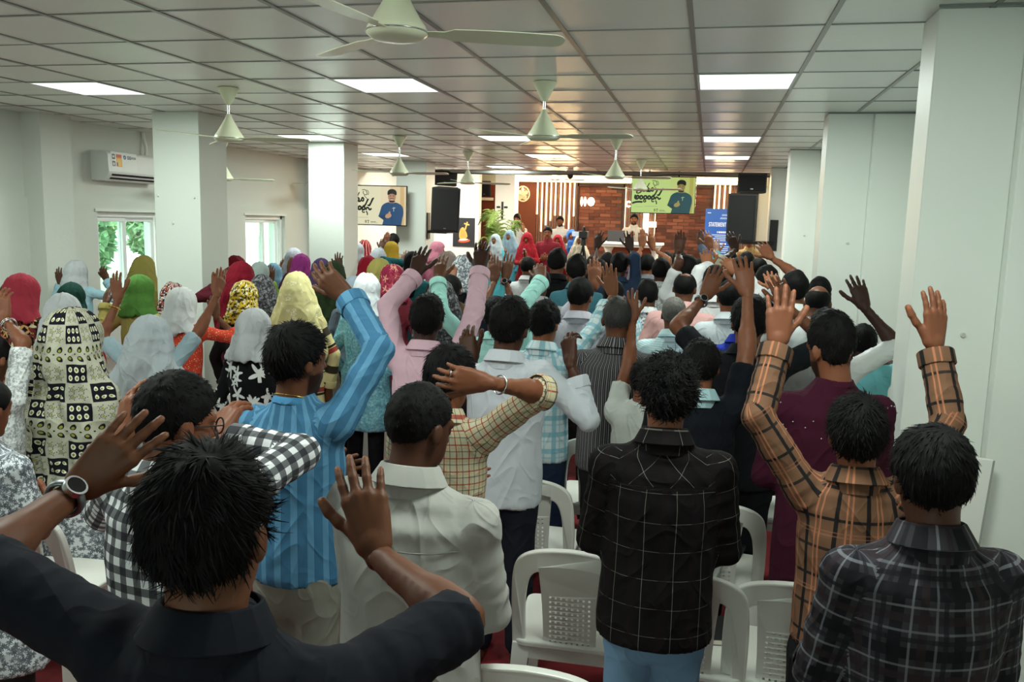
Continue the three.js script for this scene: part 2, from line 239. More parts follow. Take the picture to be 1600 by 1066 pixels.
// ---------------------------------------------------------------- screens (flat pictures on real sets)
function picture() {
  return canvas(1024, 576, (g, w, h) => {
    const bg = g.createLinearGradient(0, 0, w, 0); bg.addColorStop(0, '#ecebc6'); bg.addColorStop(.6, '#efe9c4'); bg.addColorStop(.72, '#e9cf9a'); bg.addColorStop(1, '#e8d6ae'); g.fillStyle = bg; g.fillRect(0, 0, w, h);
    g.fillStyle = '#f1e2c0'; g.fillRect(650, 0, 120, h); g.fillStyle = '#dcb87c'; g.fillRect(930, 0, 60, h);
    // hand-lettered words in two lines
    g.strokeStyle = '#10140c'; g.fillStyle = '#10140c'; g.lineCap = 'round'; g.lineJoin = 'round';
    const P = (lw, ...d) => { g.lineWidth = lw * (lw > 8 ? 1.9 : 1.3); g.beginPath(); g.moveTo(d[0], d[1]); for (let i = 2; i < d.length; i += 4) g.quadraticCurveTo(d[i], d[i + 1], d[i + 2], d[i + 3]); g.stroke(); };
    const tick = (x, y, s = 1) => { g.beginPath(); g.moveTo(x - 26 * s, y); g.quadraticCurveTo(x - 4 * s, y + 16 * s, x + 18 * s, y - 48 * s); g.quadraticCurveTo(x + 30 * s, y - 66 * s, x + 44 * s, y - 60 * s); g.quadraticCurveTo(x + 24 * s, y - 20 * s, x + 8 * s, y + 10 * s); g.quadraticCurveTo(x - 10 * s, y + 28 * s, x - 26 * s, y); g.fill(); };
    // first line
    P(14, 110, 176, 60, 150, 66, 200, 74, 232, 120, 214, 160, 196, 132, 172); P(10, 88, 232, 60, 262, 110, 262, 150, 250, 168, 214); P(13, 176, 214, 170, 168, 206, 176, 236, 190, 214, 222, 190, 240, 176, 214);
    P(14, 232, 212, 232, 164, 262, 178, 290, 196, 268, 224, 246, 238, 232, 212); P(12, 262, 226, 300, 250, 320, 196, 332, 156, 350, 190, 356, 226, 330, 226); tick(180, 150, .9); tick(252, 148, .9); P(8, 120, 120, 160, 80, 200, 118);
    P(7, 330, 60, 380, 40, 400, 90, 420, 140, 370, 130, 330, 110, 350, 78); P(6, 400, 60, 450, 90, 420, 130); P(6, 360, 140, 400, 190, 420, 200);
    // second line
    P(15, 60, 300, 40, 360, 92, 356, 130, 340, 112, 306, 86, 290, 80, 330); P(14, 140, 350, 132, 296, 168, 306, 196, 326, 168, 352, 150, 362, 140, 350); P(14, 206, 350, 196, 300, 232, 304, 262, 320, 238, 350, 216, 366, 206, 350);
    P(14, 268, 346, 264, 300, 296, 306, 322, 324, 300, 350, 280, 360, 268, 346); P(14, 330, 350, 326, 306, 356, 310, 384, 326, 362, 352, 342, 364, 330, 350); P(13, 392, 350, 400, 306, 430, 330, 446, 372, 470, 340); tick(372, 282, 1.5); tick(446, 276, 1.7);
    P(9, 200, 372, 190, 410, 226, 402, 250, 386, 220, 380); P(9, 330, 376, 340, 410, 366, 392); P(9, 396, 380, 420, 420, 410, 430); P(16, 24, 424, 80, 396, 170, 404);
    g.fillStyle = 'rgba(20,30,20,.25)'; g.fillRect(60, 480, 130, 5); g.fillRect(210, 470, 220, 6);
    g.strokeStyle = '#2a3320'; P(6, 380, 516, 372, 552, 392, 548, 404, 530, 388, 516); P(6, 410, 518, 430, 512, 436, 516, 424, 540, 424, 558); g.fillStyle = '#4a5240'; g.fillRect(462, 532, 86, 7); g.fillRect(462, 548, 110, 4);
    // a man in a blue buttoned jacket
    const cx = 800; g.fillStyle = '#27507a'; g.beginPath(); g.moveTo(cx - 60, 236); g.quadraticCurveTo(cx - 160, 262, cx - 172, 330); g.quadraticCurveTo(cx - 200, 420, cx - 214, 452); g.lineTo(cx - 130, 500); g.lineTo(cx - 150, 576); g.lineTo(cx + 150, 576); g.lineTo(cx + 168, 470); g.quadraticCurveTo(cx + 196, 380, cx + 172, 310); g.quadraticCurveTo(cx + 150, 262, cx + 66, 238); g.fill();
    g.fillStyle = '#1d3f63'; g.fillRect(cx - 3, 250, 6, 326); g.beginPath(); g.moveTo(cx - 214, 452); g.lineTo(cx - 90, 420); g.lineTo(cx - 80, 470); g.lineTo(cx - 130, 506); g.fill();
    g.fillStyle = '#b98a6c'; g.fillRect(cx - 40, 190, 80, 56); g.beginPath(); g.ellipse(cx, 150, 62, 80, 0, 0, 7); g.fill();
    g.fillStyle = '#15100e'; g.beginPath(); g.ellipse(cx + 2, 90, 72, 52, 0, Math.PI, 0); g.quadraticCurveTo(cx + 78, 128, cx + 58, 132); g.quadraticCurveTo(cx, 84, cx - 56, 128); g.quadraticCurveTo(cx - 76, 128, cx - 70, 92); g.fill();
    g.fillStyle = '#2a1c18'; g.beginPath(); g.ellipse(cx, 212, 52, 26, 0, 0, Math.PI); g.fill(); g.fillRect(cx - 30, 178, 60, 8); g.fillStyle = '#f2ece4'; g.beginPath(); g.ellipse(cx, 192, 24, 8, 0, 0, Math.PI); g.fill();
    g.fillStyle = '#20140f'; for (const s of [-26, 26]) { g.fillRect(cx + s - 13, 128, 26, 5); g.beginPath(); g.ellipse(cx + s, 146, 9, 4, 0, 0, 7); g.fill(); }
    g.fillStyle = '#c79b7c'; g.beginPath(); g.ellipse(cx - 56, 440, 52, 34, -.35, 0, 7); g.fill(); g.beginPath(); g.ellipse(cx - 40, 412, 18, 40, .15, 0, 7); g.fill();
    g.strokeStyle = '#d8dce0'; P(6, cx + 30, 310, cx + 30, 340, cx + 28, 370); P(6, cx + 8, 326, cx + 30, 324, cx + 54, 318); g.fillStyle = '#163049'; for (let k = 0; k < 5; k++) { g.beginPath(); g.arc(cx, 290 + k * 60, 6, 0, 7); g.fill(); }
  });
}
const picT = tex(picture(), 1); picT.repeat.set(1, 1);
function screen(label, x, y, z, turn, tint, glow, hang) {
  const t = thing('wall_screen', label, 'television', [x, y, z], turn);
  mesh('bezel', boxG(-.545, .545, -.315, .315, -.05, 0, .008), M.blackGloss, t);
  mesh('display', new THREE.PlaneGeometry(1.065, .6).translate(0, 0, .003), std('#0a0a0a', .35, { emissive: tint, emissiveMap: picT, emissiveIntensity: glow }), t);
  if (hang) for (const s of [-.25, .25]) mesh('hanger', boxG(s - .012, s + .012, .3, hang, -.06, -.04), M.black, t);
  else mesh('wall_bracket', boxG(-.2, .2, -.15, .15, -.16, -.05), M.black, t);
  t.rotation.x = 0; return t;
}
{ const p = onZ(584, 321, -12.6); screen('left flat screen with lettering and suited man, on white pillar', p.x, p.y, p.z, .06, '#ffffff', .85); }
{ const p = onZ(1036, 305, -14.7); screen('greenish flat screen hung from the stage beam', p.x, p.y, p.z, -.03, '#d6f7b2', .8, .42); }
// black bar with cables across the stage front
{
  const a = onZ(672, 268, -14.4), b = onZ(1203, 273, -14.4);
  const t = thing('cable_bar', 'dark pipe carrying cables across the front of stage', 'pipe', [a.x, a.y, a.z]);
  const q = v => v.clone().sub(a);
  mesh('pipe', tubeBetween(V(0, 0, 0), q(b), .03, 12), std('#8d8d88', .6), t);
  const pts = []; for (let k = 0; k <= 12; k++) pts.push(q(a.clone().lerp(b, k / 12)).add(V(0, -.035 + .03 * noise(k * 1.7, 3, 1), .035)));
  mesh('cable', tubeThrough(pts, .009, 60), M.black, t);
}
function speaker(label, x, y, z, w, h, d, ry, rz, rx, mount) {
  const t = thing('loudspeaker', label, 'loudspeaker', [x, y, z], ry); t.rotation.set(rx, ry, rz);
  const sh = new THREE.Shape(); sh.moveTo(-w / 2, d / 2); sh.lineTo(w / 2, d / 2); sh.lineTo(w / 2 - .06, -d / 2); sh.lineTo(-w / 2 + .06, -d / 2); sh.closePath();
  mesh('cabinet', new THREE.ExtrudeGeometry(sh, { depth: h, bevelEnabled: true, bevelSize: .01, bevelThickness: .01, bevelSegments: 2 }).rotateX(Math.PI / 2).scale(1, 1, 1).translate(0, h / 2, 0), std('#17140f', .6), t);
  mesh('grille', boxG(-w / 2 + .015, w / 2 - .015, -h / 2 + .015, h / 2 - .015, d / 2 + .008, d / 2 + .022, .01), std('#060606', .75), t);
  mesh('badge', boxG(-.02, .02, -h / 2 + .04, -h / 2 + .055, d / 2 + .022, d / 2 + .026), M.steel, t);
  if (mount) mesh('bracket', merge([boxG(mount[0], mount[1], -h / 2 - .05, -h / 2 - .02, -.03, .03), boxG(mount[2] - .02, mount[2] + .02, -h / 2 - .2, -h / 2 + .25, -.06, .06)]), M.black, t);
}
{ const p = onZ(697, 327, -12.75); speaker('black loudspeaker hanging tilted off the white pillar', p.x, p.y, p.z, .42, .66, .34, .25, -.06, .1); const b = thing('speaker_bracket', 'black bracket holding the tilted loudspeaker to the pillar', 'bracket', [-4.45, p.y - .36, -13.02]); mesh('wall_plate', boxG(0, .02, -.12, .3, -.06, .06), M.black, b); mesh('arm', tubeBetween(V(.01, 0, 0), V(p.x + 4.45, 0, p.z + 13.02 - .02), .025), M.black, b); mesh('cradle', boxG(p.x + 4.45 - .12, p.x + 4.45 + .08, -.015, .03, .1, .4), M.black, b); }
{ const p = onZ(1163, 340, -13.0); speaker('large black loudspeaker beside the blue banner', p.x, p.y, p.z, .4, .68, .36, -.25, 0, .06); const b = thing('speaker_bracket', 'black bracket holding the large loudspeaker to the column', 'bracket', [.95, p.y - .37, -13.5]); mesh('wall_plate', boxG(-.06, .06, -.12, .35, 0, .025), M.black, b); mesh('arm', tubeBetween(V(0, 0, .02), V(p.x - .95, 0, p.z + 13.5), .025), M.black, b); mesh('cradle', boxG(p.x - .95 - .1, p.x - .95 + .1, -.015, .035, p.z + 13.5 - .15, p.z + 13.5 + .15), M.black, b); }
{ const p = onZ(697, 279, -14.5); speaker('black box under the ceiling above the tilted loudspeaker', p.x, p.y, p.z, .4, .24, .28, .2, -.05, 0); }
{ const p = onZ(1176, 287, -13.4); speaker('small black monitor box above the large right loudspeaker', p.x, p.y, p.z, .4, .27, .26, -.1, 0, 0); }
{ const p = onZ(891, 275, -14.9); const t = thing('dome_camera', 'small dome security camera under the stage beam', 'camera', [p.x, p.y, p.z]); mesh('mount', cyl(.05, .07, .09, 20).translate(0, .05, 0), M.white, t); mesh('dome', new THREE.SphereGeometry(.055, 18, 12), phys('#2a2a2c', .15), t); mesh('lens', new THREE.SphereGeometry(.022, 12, 8).translate(0, -.03, .042), M.blackGloss, t); }
// ---------------------------------------------------------------- stage wall and stage things
const warm = '#ffd79a';
const ledMat = std('#fff2d8', .5, { emissive: '#ffdfa6', emissiveIntensity: 3 });
const X_ = (px, z = ZE) => onZ(px, 340, z).x;
{
  const w = structGroup('wall_front'), zf = ZE;
  mesh('wall_bay', boxG(-7, XR + .4, 0, CEIL2 + .2, zf - .3, zf), M.wall, w);
  mesh('cornice', boxG(X_(800), X_(1195), 2.98, CEIL2, zf, zf + .12), std('#f0e6d0', .5), w);
  mesh('wood_panel', boxG(X_(805), X_(838), SY, 2.98, zf, zf + .05), std('#6e2f17', .45), w);
  // fluted timber behind light strips
  const slat = std('#7a4a34', .5), slatG = boxG(-.02, .02, SY, 2.98, 0, .06, .006);
  const flute = (a, b) => { for (let x = X_(a); x < X_(b); x += .062) { const m = mesh('timber_slat', slatG, slat, w); m.position.set(x + .03, 0, zf); } };
  flute(838, 903); flute(974, 1024); flute(1112, 1182);
  // brick fields: bricks with recessed joints
  const bm = [0, 1, 2, 3].map(k => std(['#7d4835', '#6b3c2d', '#8a5642', '#5c3529'][k], .85)), R = rng(17);
  const bg = [0, 1].map(k => boxG(-.118, .118, 0, .068, 0, .03 + k * .006));
  for (const [a, b] of [[904, 973], [1025, 1112]]) {
    const x0 = X_(a), x1 = X_(b); mesh('mortar', boxG(x0, x1, SY, 2.92, zf, zf + .022), std('#5f4a3e', .95), w);
    let row = 0; for (let y = 2.84; y > 1.35; y -= .078, row++) for (let x = x0 + (row % 2 ? .0 : .125); x < x1 - .05; x += .25) {
      const m = mesh('brick', bg[Math.floor(R() * 2)], bm[Math.floor(R() * 4)], w); m.position.set(Math.min(x1 - .12, Math.max(x0 + .12, x)), y, zf + (R() - .5) * .006);
    }
    mesh('panel_frame', merge([boxG(x0 - .03, x1 + .03, 2.9, 2.96, zf, zf + .08), boxG(x0 - .04, x0, SY, 2.96, zf, zf + .08), boxG(x1, x1 + .04, SY, 2.96, zf, zf + .08)]), std('#3c2317', .5), w);
  }
}
function led(x0, x1, y0, y1, z, label, group = 'vertical warm light strips', power = COVE) {
  const t = thing('light_strip', label, 'light strip', [(x0 + x1) / 2, y0, z], 0, group);
  mesh('diffuser', boxG(-(x1 - x0) / 2, (x1 - x0) / 2, 0, y1 - y0, 0, .03, .004), ledMat, t);
  const l = new THREE.RectAreaLight(warm, power, x1 - x0, y1 - y0); l.position.set((x0 + x1) / 2, (y0 + y1) / 2, z + .034); l.rotation.y = Math.PI; l.castShadow = true; scene.add(l);
}
[[840, 335], [847, 362], [854, 352], [861, 345], [868, 337], [876, 337], [882, 352], [890, 358], [897, 338]].forEach(([px, py], k) => {
  const z = ZE + .07, x = X_(px), y = onZ(px, py, ZE).y; led(x - .016, x + .016, y, 2.97, z, ['first', 'second', 'third', 'fourth', 'fifth', 'sixth', 'seventh', 'eighth', 'last'][k] + ' glowing vertical strip of the stage wall, counted from the wood panel');
});
[1115, 1122, 1130, 1138].forEach((px, k) => { const z = ZE + .07, x = X_(px); led(x - .016, x + .016, onZ(px, 340, ZE).y, 2.97, z, ['first', 'second', 'third', 'fourth'][k] + ' glowing vertical strip above the blue banner, from the brick'); });
[977, 1024].forEach((px, k) => { const z = ZE + .07, x = X_(px); led(x - .008, x + .008, 1.3, 2.9, z, ['thin orange light line at the pulpit side of the right screen', 'thin orange light line below the right screen edge'][k], 'thin orange light lines', 8); });
{ // cove light along the head of the stage wall, unseen spots added to brighten the stage
  const x0 = X_(806), x1 = X_(1188), z = ZE + .14;
  const t = thing('cove_light', 'long warm cove light along the top of stage wall', 'cove light', [(x0 + x1) / 2, 3.0, z]);
  mesh('diffuser', boxG(-(x1 - x0) / 2, (x1 - x0) / 2, 0, .1, 0, .04, .004), std('#fff6e0', .5, { emissive: '#ffe9c0', emissiveIntensity: 4 }), t);
  const l = new THREE.RectAreaLight('#ffe3b4', COVE, x1 - x0, .1); l.position.set((x0 + x1) / 2, 3.05, z + .045); l.rotation.y = Math.PI; l.castShadow = true; scene.add(l);
  const names = ['added unseen stage light over the potted palm', 'added unseen stage light over the singers', 'added unseen stage light over the pulpit', 'added unseen stage light over the blue banner'];
  [-5.0, -3.2, -1.5, .4].forEach((x, k) => {
    const s = thing('ceiling_light', names[k] + ', behind the beam', 'ceiling light', [x, CEIL2 - .012, -16.0], 0, 'added unseen stage lights');
    mesh('diffuser', boxG(-.28, .28, 0, .012, -.28, .28), std('#ffffff', .5, { emissive: '#fff6e6', emissiveIntensity: 3 }), s);
    const q = new THREE.RectAreaLight('#fff8ec', STAGE * (k === 0 ? 1.6 : 1), .56, .56); q.position.set(x, CEIL2 - .016, -16.0); q.rotation.x = -Math.PI / 2; q.castShadow = true; scene.add(q);
  });
}
{ // illuminated cross on the fluted panel and the small lettering beside it
  const c = onZ(1009, 350, ZE + .1), t = thing('cross_sign', 'glowing white cross behind the preacher', 'cross sign', [c.x, c.y - .35, ZE + .08]);
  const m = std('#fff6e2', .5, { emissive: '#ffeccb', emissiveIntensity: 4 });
  mesh('cross_body', merge([boxG(-.06, .06, -.05, .62, 0, .05), boxG(-.06, .24, .28, .4, 0, .05)]), m, t);
  const l = new THREE.RectAreaLight('#ffe9c4', 6, .12, .6); l.position.set(c.x, c.y, ZE + .14); l.rotation.y = Math.PI; scene.add(l);
  const p = onZ(982, 319, ZE + .1), s = thing('sign_letters', 'white glowing letters beside the greenish screen', 'sign', [p.x, p.y, ZE + .08]);
  for (const k of [0, 1]) mesh('letter', new THREE.TorusGeometry(.055, .018, 8, 24, k ? 6.28 : 4.7).rotateZ(.8).translate(k * .14, 0, 0), m, s);
  const o = onZ(912, 315, ZE + .1), r = thing('wall_glint', 'white reflections on the left brick field, modelled as glowing shapes', 'reflection', [o.x, o.y, ZE + .045]);
  mesh('glint_plate', boxG(-.08, .24, -.03, .03, 0, .02), M.white, r); for (const q of [-.05, .03]) mesh('glint_oval', new THREE.SphereGeometry(1, 16, 12).scale(.03, .11, .03).translate(q, 0, .04), m, r); mesh('glint_disc', new THREE.SphereGeometry(1, 24, 16).scale(.085, .1, .05).translate(.17, 0, .05), m, r);  // white glints on the brick, built as self-lit ovals and a disc
}
{ // left part of the stage: white wall, poster, door, pier with a small cross, palm
  const zl = -17.6, w = structGroup('wall_stage_left');
  mesh('wall_bay', boxG(-7, onZ(748, 340, zl).x, 0, CEIL2, zl - .2, zl), M.white, w);
  mesh('wall_pier', boxG(onZ(773, 340, -18.4).x, onZ(803, 340, -18.4).x, 0, CEIL2, -18.8, -18.4), M.white, w);
  const d = structGroup('door_1'); mesh('door_leaf', boxG(onZ(745, 340, ZE).x, onZ(780, 340, ZE).x, 0, 2.9, ZE, ZE + .06), std('#6b2c14', .45), d);
  mesh('door_head', boxG(onZ(745, 312, ZE).x, onZ(772, 312, ZE).x, onZ(745, 313, ZE).y, onZ(745, 310, ZE).y + .02, ZE + .06, ZE + .1), M.white, d);
  const pc = onZ(725, 363, zl), t = thing('framed_poster', 'dark poster of praying hands and a cross', 'poster', [pc.x, pc.y, zl + .02]);
  const im = tex(canvas(384, 512, (g, W, H) => {
    g.fillStyle = '#26282e'; g.fillRect(0, 0, W, H); g.fillStyle = '#e6b45c'; g.save(); g.translate(238, 132); g.rotate(.25); g.fillRect(-13, -70, 26, 150); g.fillRect(-50, -38, 100, 26); g.restore();
    g.beginPath(); g.moveTo(120, 380); g.quadraticCurveTo(90, 300, 130, 200); g.quadraticCurveTo(165, 150, 190, 170); g.quadraticCurveTo(250, 250, 262, 330); g.quadraticCurveTo(240, 380, 170, 400); g.fill();
    g.strokeStyle = '#a86a2c'; g.lineWidth = 6; for (let k = 0; k < 4; k++) { g.beginPath(); g.moveTo(150 + k * 18, 200 + k * 8); g.quadraticCurveTo(140 + k * 22, 290, 150 + k * 26, 360); g.stroke(); }
    g.fillStyle = '#d8563a'; g.beginPath(); g.ellipse(200, 412, 110, 34, -.1, 0, 7); g.fill(); g.fillStyle = '#f0e6d2'; g.beginPath(); g.ellipse(190, 392, 84, 20, -.1, 0, 7); g.fill();
  }), 1); im.repeat.set(1, 1);
  const a = onZ(708, 340, zl), b = onZ(741, 386, zl), pw = b.x - a.x, ph = a.y - b.y;
  mesh('frame', boxG(-pw / 2, pw / 2, -ph / 2, ph / 2, -.02, .0), std('#2a2b30', .5), t);
  mesh('print', new THREE.PlaneGeometry(pw * .97, ph * .97).translate(0, 0, .003), std('#ffffff', .5, { map: im }), t);
  const cp = onZ(785, 328, -18.4), c = thing('wall_cross', 'small black cross with lettering on white pier', 'cross', [cp.x, cp.y, -18.395]);
  mesh('upright', boxG(-.022, .022, -.2, .18, 0, .015, .003), M.black, c); mesh('crossbar', boxG(-.13, -.05, .04, .08, 0, .015, .003), M.black, c); mesh('crossbar', boxG(.04, .12, .04, .08, 0, .015, .003), M.black, c);
  const bx = onZ(759, 295, -18.6); speaker('black stage loudspeaker over the brown door', bx.x, bx.y, bx.z, .28, .32, .24, 0, 0, .1);
  // palm
  const pp = onZ(784, 410, -17.0), pl = thing('potted_palm', 'green potted palm behind the singers', 'plant', [pp.x, SY, -17.0]);
  mesh('pot', new THREE.LatheGeometry([[0, 0], [.13, 0], [.18, .3], [.19, .32], [.16, .32], [.15, .28], [0, .28]].map(p => new THREE.Vector2(...p)), 24), std('#4a2a1a', .6), pl);
  const R = rng(9), green = [std('#4c6b2a', .6, { side: THREE.DoubleSide }), std('#6f8a3a', .6, { side: THREE.DoubleSide })];
  for (let k = 0; k < 20; k++) {
    const az = R() * 6.283, out = .2 + R() * .3, up = 1.0 + R() * .75, pts = [V(0, .28, 0), V(Math.cos(az) * out * .3, .28 + up * .6, Math.sin(az) * out * .3), V(Math.cos(az) * out * .75, .28 + up * .95, Math.sin(az) * out * .75), V(Math.cos(az) * out * 1.25, .2 + up * .85, Math.sin(az) * out * 1.25)];
    const cv = new THREE.CatmullRomCurve3(pts), gs = [new THREE.TubeGeometry(cv, 14, .006, 4)];
    for (let q = 6; q < 26; q++) for (const s of [-1, 1]) {
      const p = cv.getPoint(q / 26), tan = cv.getTangent(q / 26), side = V(-Math.sin(az), 0, Math.cos(az)).multiplyScalar(s), L = .26 * Math.sin(Math.PI * (q / 26) * .9 + .25);
      const tip = p.clone().addScaledVector(side, L * .8).addScaledVector(tan, L * .6).add(V(0, -L * .35, 0)), mid = p.clone().lerp(tip, .45).add(V(0, .02, 0)), wv = tan.clone().multiplyScalar(.013);
      const g = new THREE.BufferGeometry(); g.setAttribute('position', new THREE.Float32BufferAttribute([p, mid.clone().add(wv), tip, p, tip, mid.clone().sub(wv)].flatMap(v => [v.x, v.y, v.z]), 3)); g.setAttribute('uv', new THREE.Float32BufferAttribute(new Array(12).fill(0), 2)); g.computeVertexNormals(); gs.push(g);
    }
    mesh('frond', merge(gs), green[k % 2], pl);
  }
}
{ // pulpit table, laptop, music stand, banner, video camera
  const z = -16.9, a = onZ(939, 377, z), b = onZ(1037, 377, z), t = thing('pulpit_table', 'white pulpit table with turned end columns', 'table', [(a.x + b.x) / 2, SY, z]), h = (b.x - a.x) / 2, top = a.y - SY;
  mesh('table_top', boxG(-h, h, top - .05, top, -.3, .3, .01), M.white, t); mesh('moulding', boxG(-h + .05, h - .05, top - .1, top - .05, -.27, .27, .01), M.white, t);
  for (const s of [-1, 1]) mesh('column', new THREE.LatheGeometry([[0, 0], [.11, 0], [.11, .06], [.07, .1], [.065, top - .2], [.1, top - .12], [.11, top - .1], [0, top - .1]].map(p => new THREE.Vector2(...p)), 24).translate(s * (h - .16), 0, 0), M.white, t);
  mesh('back_panel', boxG(-h + .2, h - .2, 0, top - .1, -.05, -.02), std('#8a452f', .8), t);
  const lp = onZ(963, 377, z), l = thing('laptop', 'black laptop open on the pulpit table', 'laptop', [lp.x, a.y, z]); mesh('base', boxG(-.17, .17, 0, .015, -.12, .12, .004), M.black, l); mesh('lid', boxG(-.17, .17, 0, .22, -.006, .006, .004).rotateX(-.25).translate(0, .012, .12), M.black, l);
  const bz = -18.2, p0 = onZ(1103, 326, bz), p1 = onZ(1143, 326, bz), bw = p1.x - p0.x, bn = thing('banner', 'tall blue banner headed STATEMENT beside the loudspeaker', 'banner', [(p0.x + p1.x) / 2, SY, bz]);
  const bt = tex(canvas(512, 1024, (g, W, H) => {
    const q = g.createLinearGradient(0, 0, W, H); q.addColorStop(0, '#2a63b8'); q.addColorStop(.5, '#1d55b4'); q.addColorStop(1, '#2b74d8'); g.fillStyle = q; g.fillRect(0, 0, W, H);
    g.fillStyle = '#eaf1fb'; g.textAlign = 'center'; g.strokeStyle = '#cfe0f5'; g.lineWidth = 4; for (const [x0, y, n] of [[330, 66, 9], [300, 100, 12]]) { g.beginPath(); for (let k = 0; k <= n * 6; k++) g.lineTo(x0 + k * 2.6, y + Math.sin(k * 1.05) * 9); g.stroke(); } g.fillRect(40, 40, 70, 8);
    g.font = 'bold 62px sans-serif'; g.fillText('STATEMENT', 250, 190); g.font = 'italic 44px serif'; g.fillText('of', 470, 186); const R = rng(3);
    for (let s = 0; s < 6; s++) { g.fillRect(250, 240 + s * 125, 14, 20); for (let q = 0; q < 9; q++) g.fillRect(280 + q * 19, 240 + s * 125, 14, 20); for (let k = 0; k < 4; k++) { const w = 240 + R() * 170; g.globalAlpha = .8; g.fillRect(330 - w / 2, 276 + s * 125 + k * 20, w, 9); g.globalAlpha = 1; } }
  }), 1); bt.repeat.set(1, 1);
  mesh('sheet', boxG(-bw / 2, bw / 2, .1, p0.y - SY, -.006, .0), std('#2560b8', .5), bn); mesh('print', new THREE.PlaneGeometry(bw, p0.y - SY - .1).translate(0, (p0.y - SY + .1) / 2, .003), std('#ffffff', .45, { map: bt }), bn);
  mesh('stand_base', boxG(-bw / 2, bw / 2, 0, .1, -.08, .08, .02), M.steel, bn); mesh('pole', tubeBetween(V(0, .1, -.03), V(0, p0.y - SY, -.03), .012), M.steel, bn);
  const vp = onZ(912, 367, -14.1), v = thing('video_camera', 'black video camera on a tripod facing the stage', 'video camera', [vp.x, 0, -14.1]), y = vp.y;
  mesh('body', boxG(-.07, .07, y - .06, y + .06, -.14, .1, .015), M.black, v); mesh('lens_hood', cyl(.05, .055, .1, 20).rotateX(Math.PI / 2).translate(0, y, -.18), M.black, v); mesh('viewfinder', boxG(-.2, -.08, y - .03, y + .05, -.02, .0, .006), std('#b8c2cc', .2, { emissive: '#c8d4e0', emissiveIntensity: .6 }), v); mesh('handle', tubeThrough([V(0, y + .06, -.1), V(0, y + .12, -.06), V(0, y + .12, .05), V(0, y + .06, .08)], .014), M.black, v);
  mesh('head', cyl(.05, .04, .12, 16).translate(0, y - .12, 0), M.black, v); for (let k = 0; k < 3; k++) mesh('leg', tubeBetween(V(0, y - .16, 0), V(Math.cos(k * 2.09 + .5) * .42, 0.015, Math.sin(k * 2.09 + .5) * .42), .016), M.black, v);
  const kp = onZ(845, 352, -17.9), kb = thing('keyboard_desk', 'brown wooden desk behind the singers', 'desk', [kp.x + .25, SY2, -17.55]); mesh('desk_top', boxG(-.6, .6, kp.y - SY2 - .5, kp.y - SY2 - .42, -.2, .2, .01), std('#7a3c20', .5), kb); mesh('front_panel', boxG(-.58, .58, 0, kp.y - SY2 - .5, -.15, -.1), std('#6a3018', .5), kb);
  const fp = onZ(817, 303, -19.0), wf = thing('wall_fan', 'pale round fan against the wood panel', 'fan', [fp.x, fp.y, -19.0]); mesh('cage', new THREE.TorusGeometry(.17, .012, 8, 32), M.cream, wf); mesh('cage_wires', merge([.06, .11, .15].map(r => new THREE.TorusGeometry(r, .003, 5, 28).translate(0, 0, .03 - r * .15)).concat(Array.from({ length: 16 }, (_, k) => tubeBetween(V(Math.cos(k * .3927) * .03, Math.sin(k * .3927) * .03, .03), V(Math.cos(k * .3927) * .17, Math.sin(k * .3927) * .17, 0), .0025, 4)))), M.cream, wf); for (let k = 0; k < 5; k++) mesh('blade', new THREE.SphereGeometry(1, 12, 8).scale(.055, .07, .004).rotateY(.5).translate(0, .085, -.02).rotateZ(k * 1.2566), M.cream, wf); wf.rotation.y = .7; mesh('motor', cyl(.05, .05, .12, 16).rotateX(Math.PI / 2).translate(0, 0, -.05), M.cream, wf); mesh('bracket', tubeBetween(V(0, 0, -.1), V(0, -.12, -.55), .015), M.cream, wf);
}
{ // trees outside the windows
  const R = rng(77), spots = [[-9.6, -10.4, 'leafy tree outside the first window'], [-10.4, -15.2, 'leafy tree outside the second window'], [-12.8, -12.4, 'tall leafy tree farther outside the second window'], [-10.2, -6.0, 'leafy tree outside behind the first pillar']];
  const mats = ['#8fb58a', '#a9c9a4', '#7fa87f'].map(c => std(c, .8, { side: THREE.DoubleSide }));
  spots.forEach(([x, z, label], k) => {
    const t = thing('tree', label, 'tree', [x, 0, z]); mesh('trunk', new THREE.CylinderGeometry(.07, .12, 1.6, 10).translate(0, .8, 0), std('#5b4a38', .9), t);
    for (let q = 0; q < 3; q++) {
      const pos = [], nor = []; for (let n = 0; n < 2300; n++) {
        const a = R() * 6.283, b = Math.acos(2 * R() - 1), r = 1.15 * Math.cbrt(R()), c = V(Math.sin(b) * Math.cos(a) * r, 1.9 + Math.cos(b) * r * 1.05, Math.sin(b) * Math.sin(a) * r), u = V(R() - .5, R() - .5, R() - .5).normalize().multiplyScalar(.105), v = V(R() - .5, R() - .5, R() - .5).normalize().multiplyScalar(.065);
        for (const p of [c.clone().add(u), c.clone().add(v), c.clone().sub(u), c.clone().add(u), c.clone().sub(u), c.clone().sub(v)]) { pos.push(p.x, p.y, p.z); nor.push(.6, .7, .3); }
      }
      const g = new THREE.BufferGeometry(); g.setAttribute('position', new THREE.Float32BufferAttribute(pos, 3)); g.computeVertexNormals(); const f = mesh('foliage', g, mats[q], t); f.userData.kind = 'stuff';
    }
  });
}
struct(mesh('ground', boxG(-22, XL - .26, -.2, 0, -24, 8), std('#7d8a70', .95)));
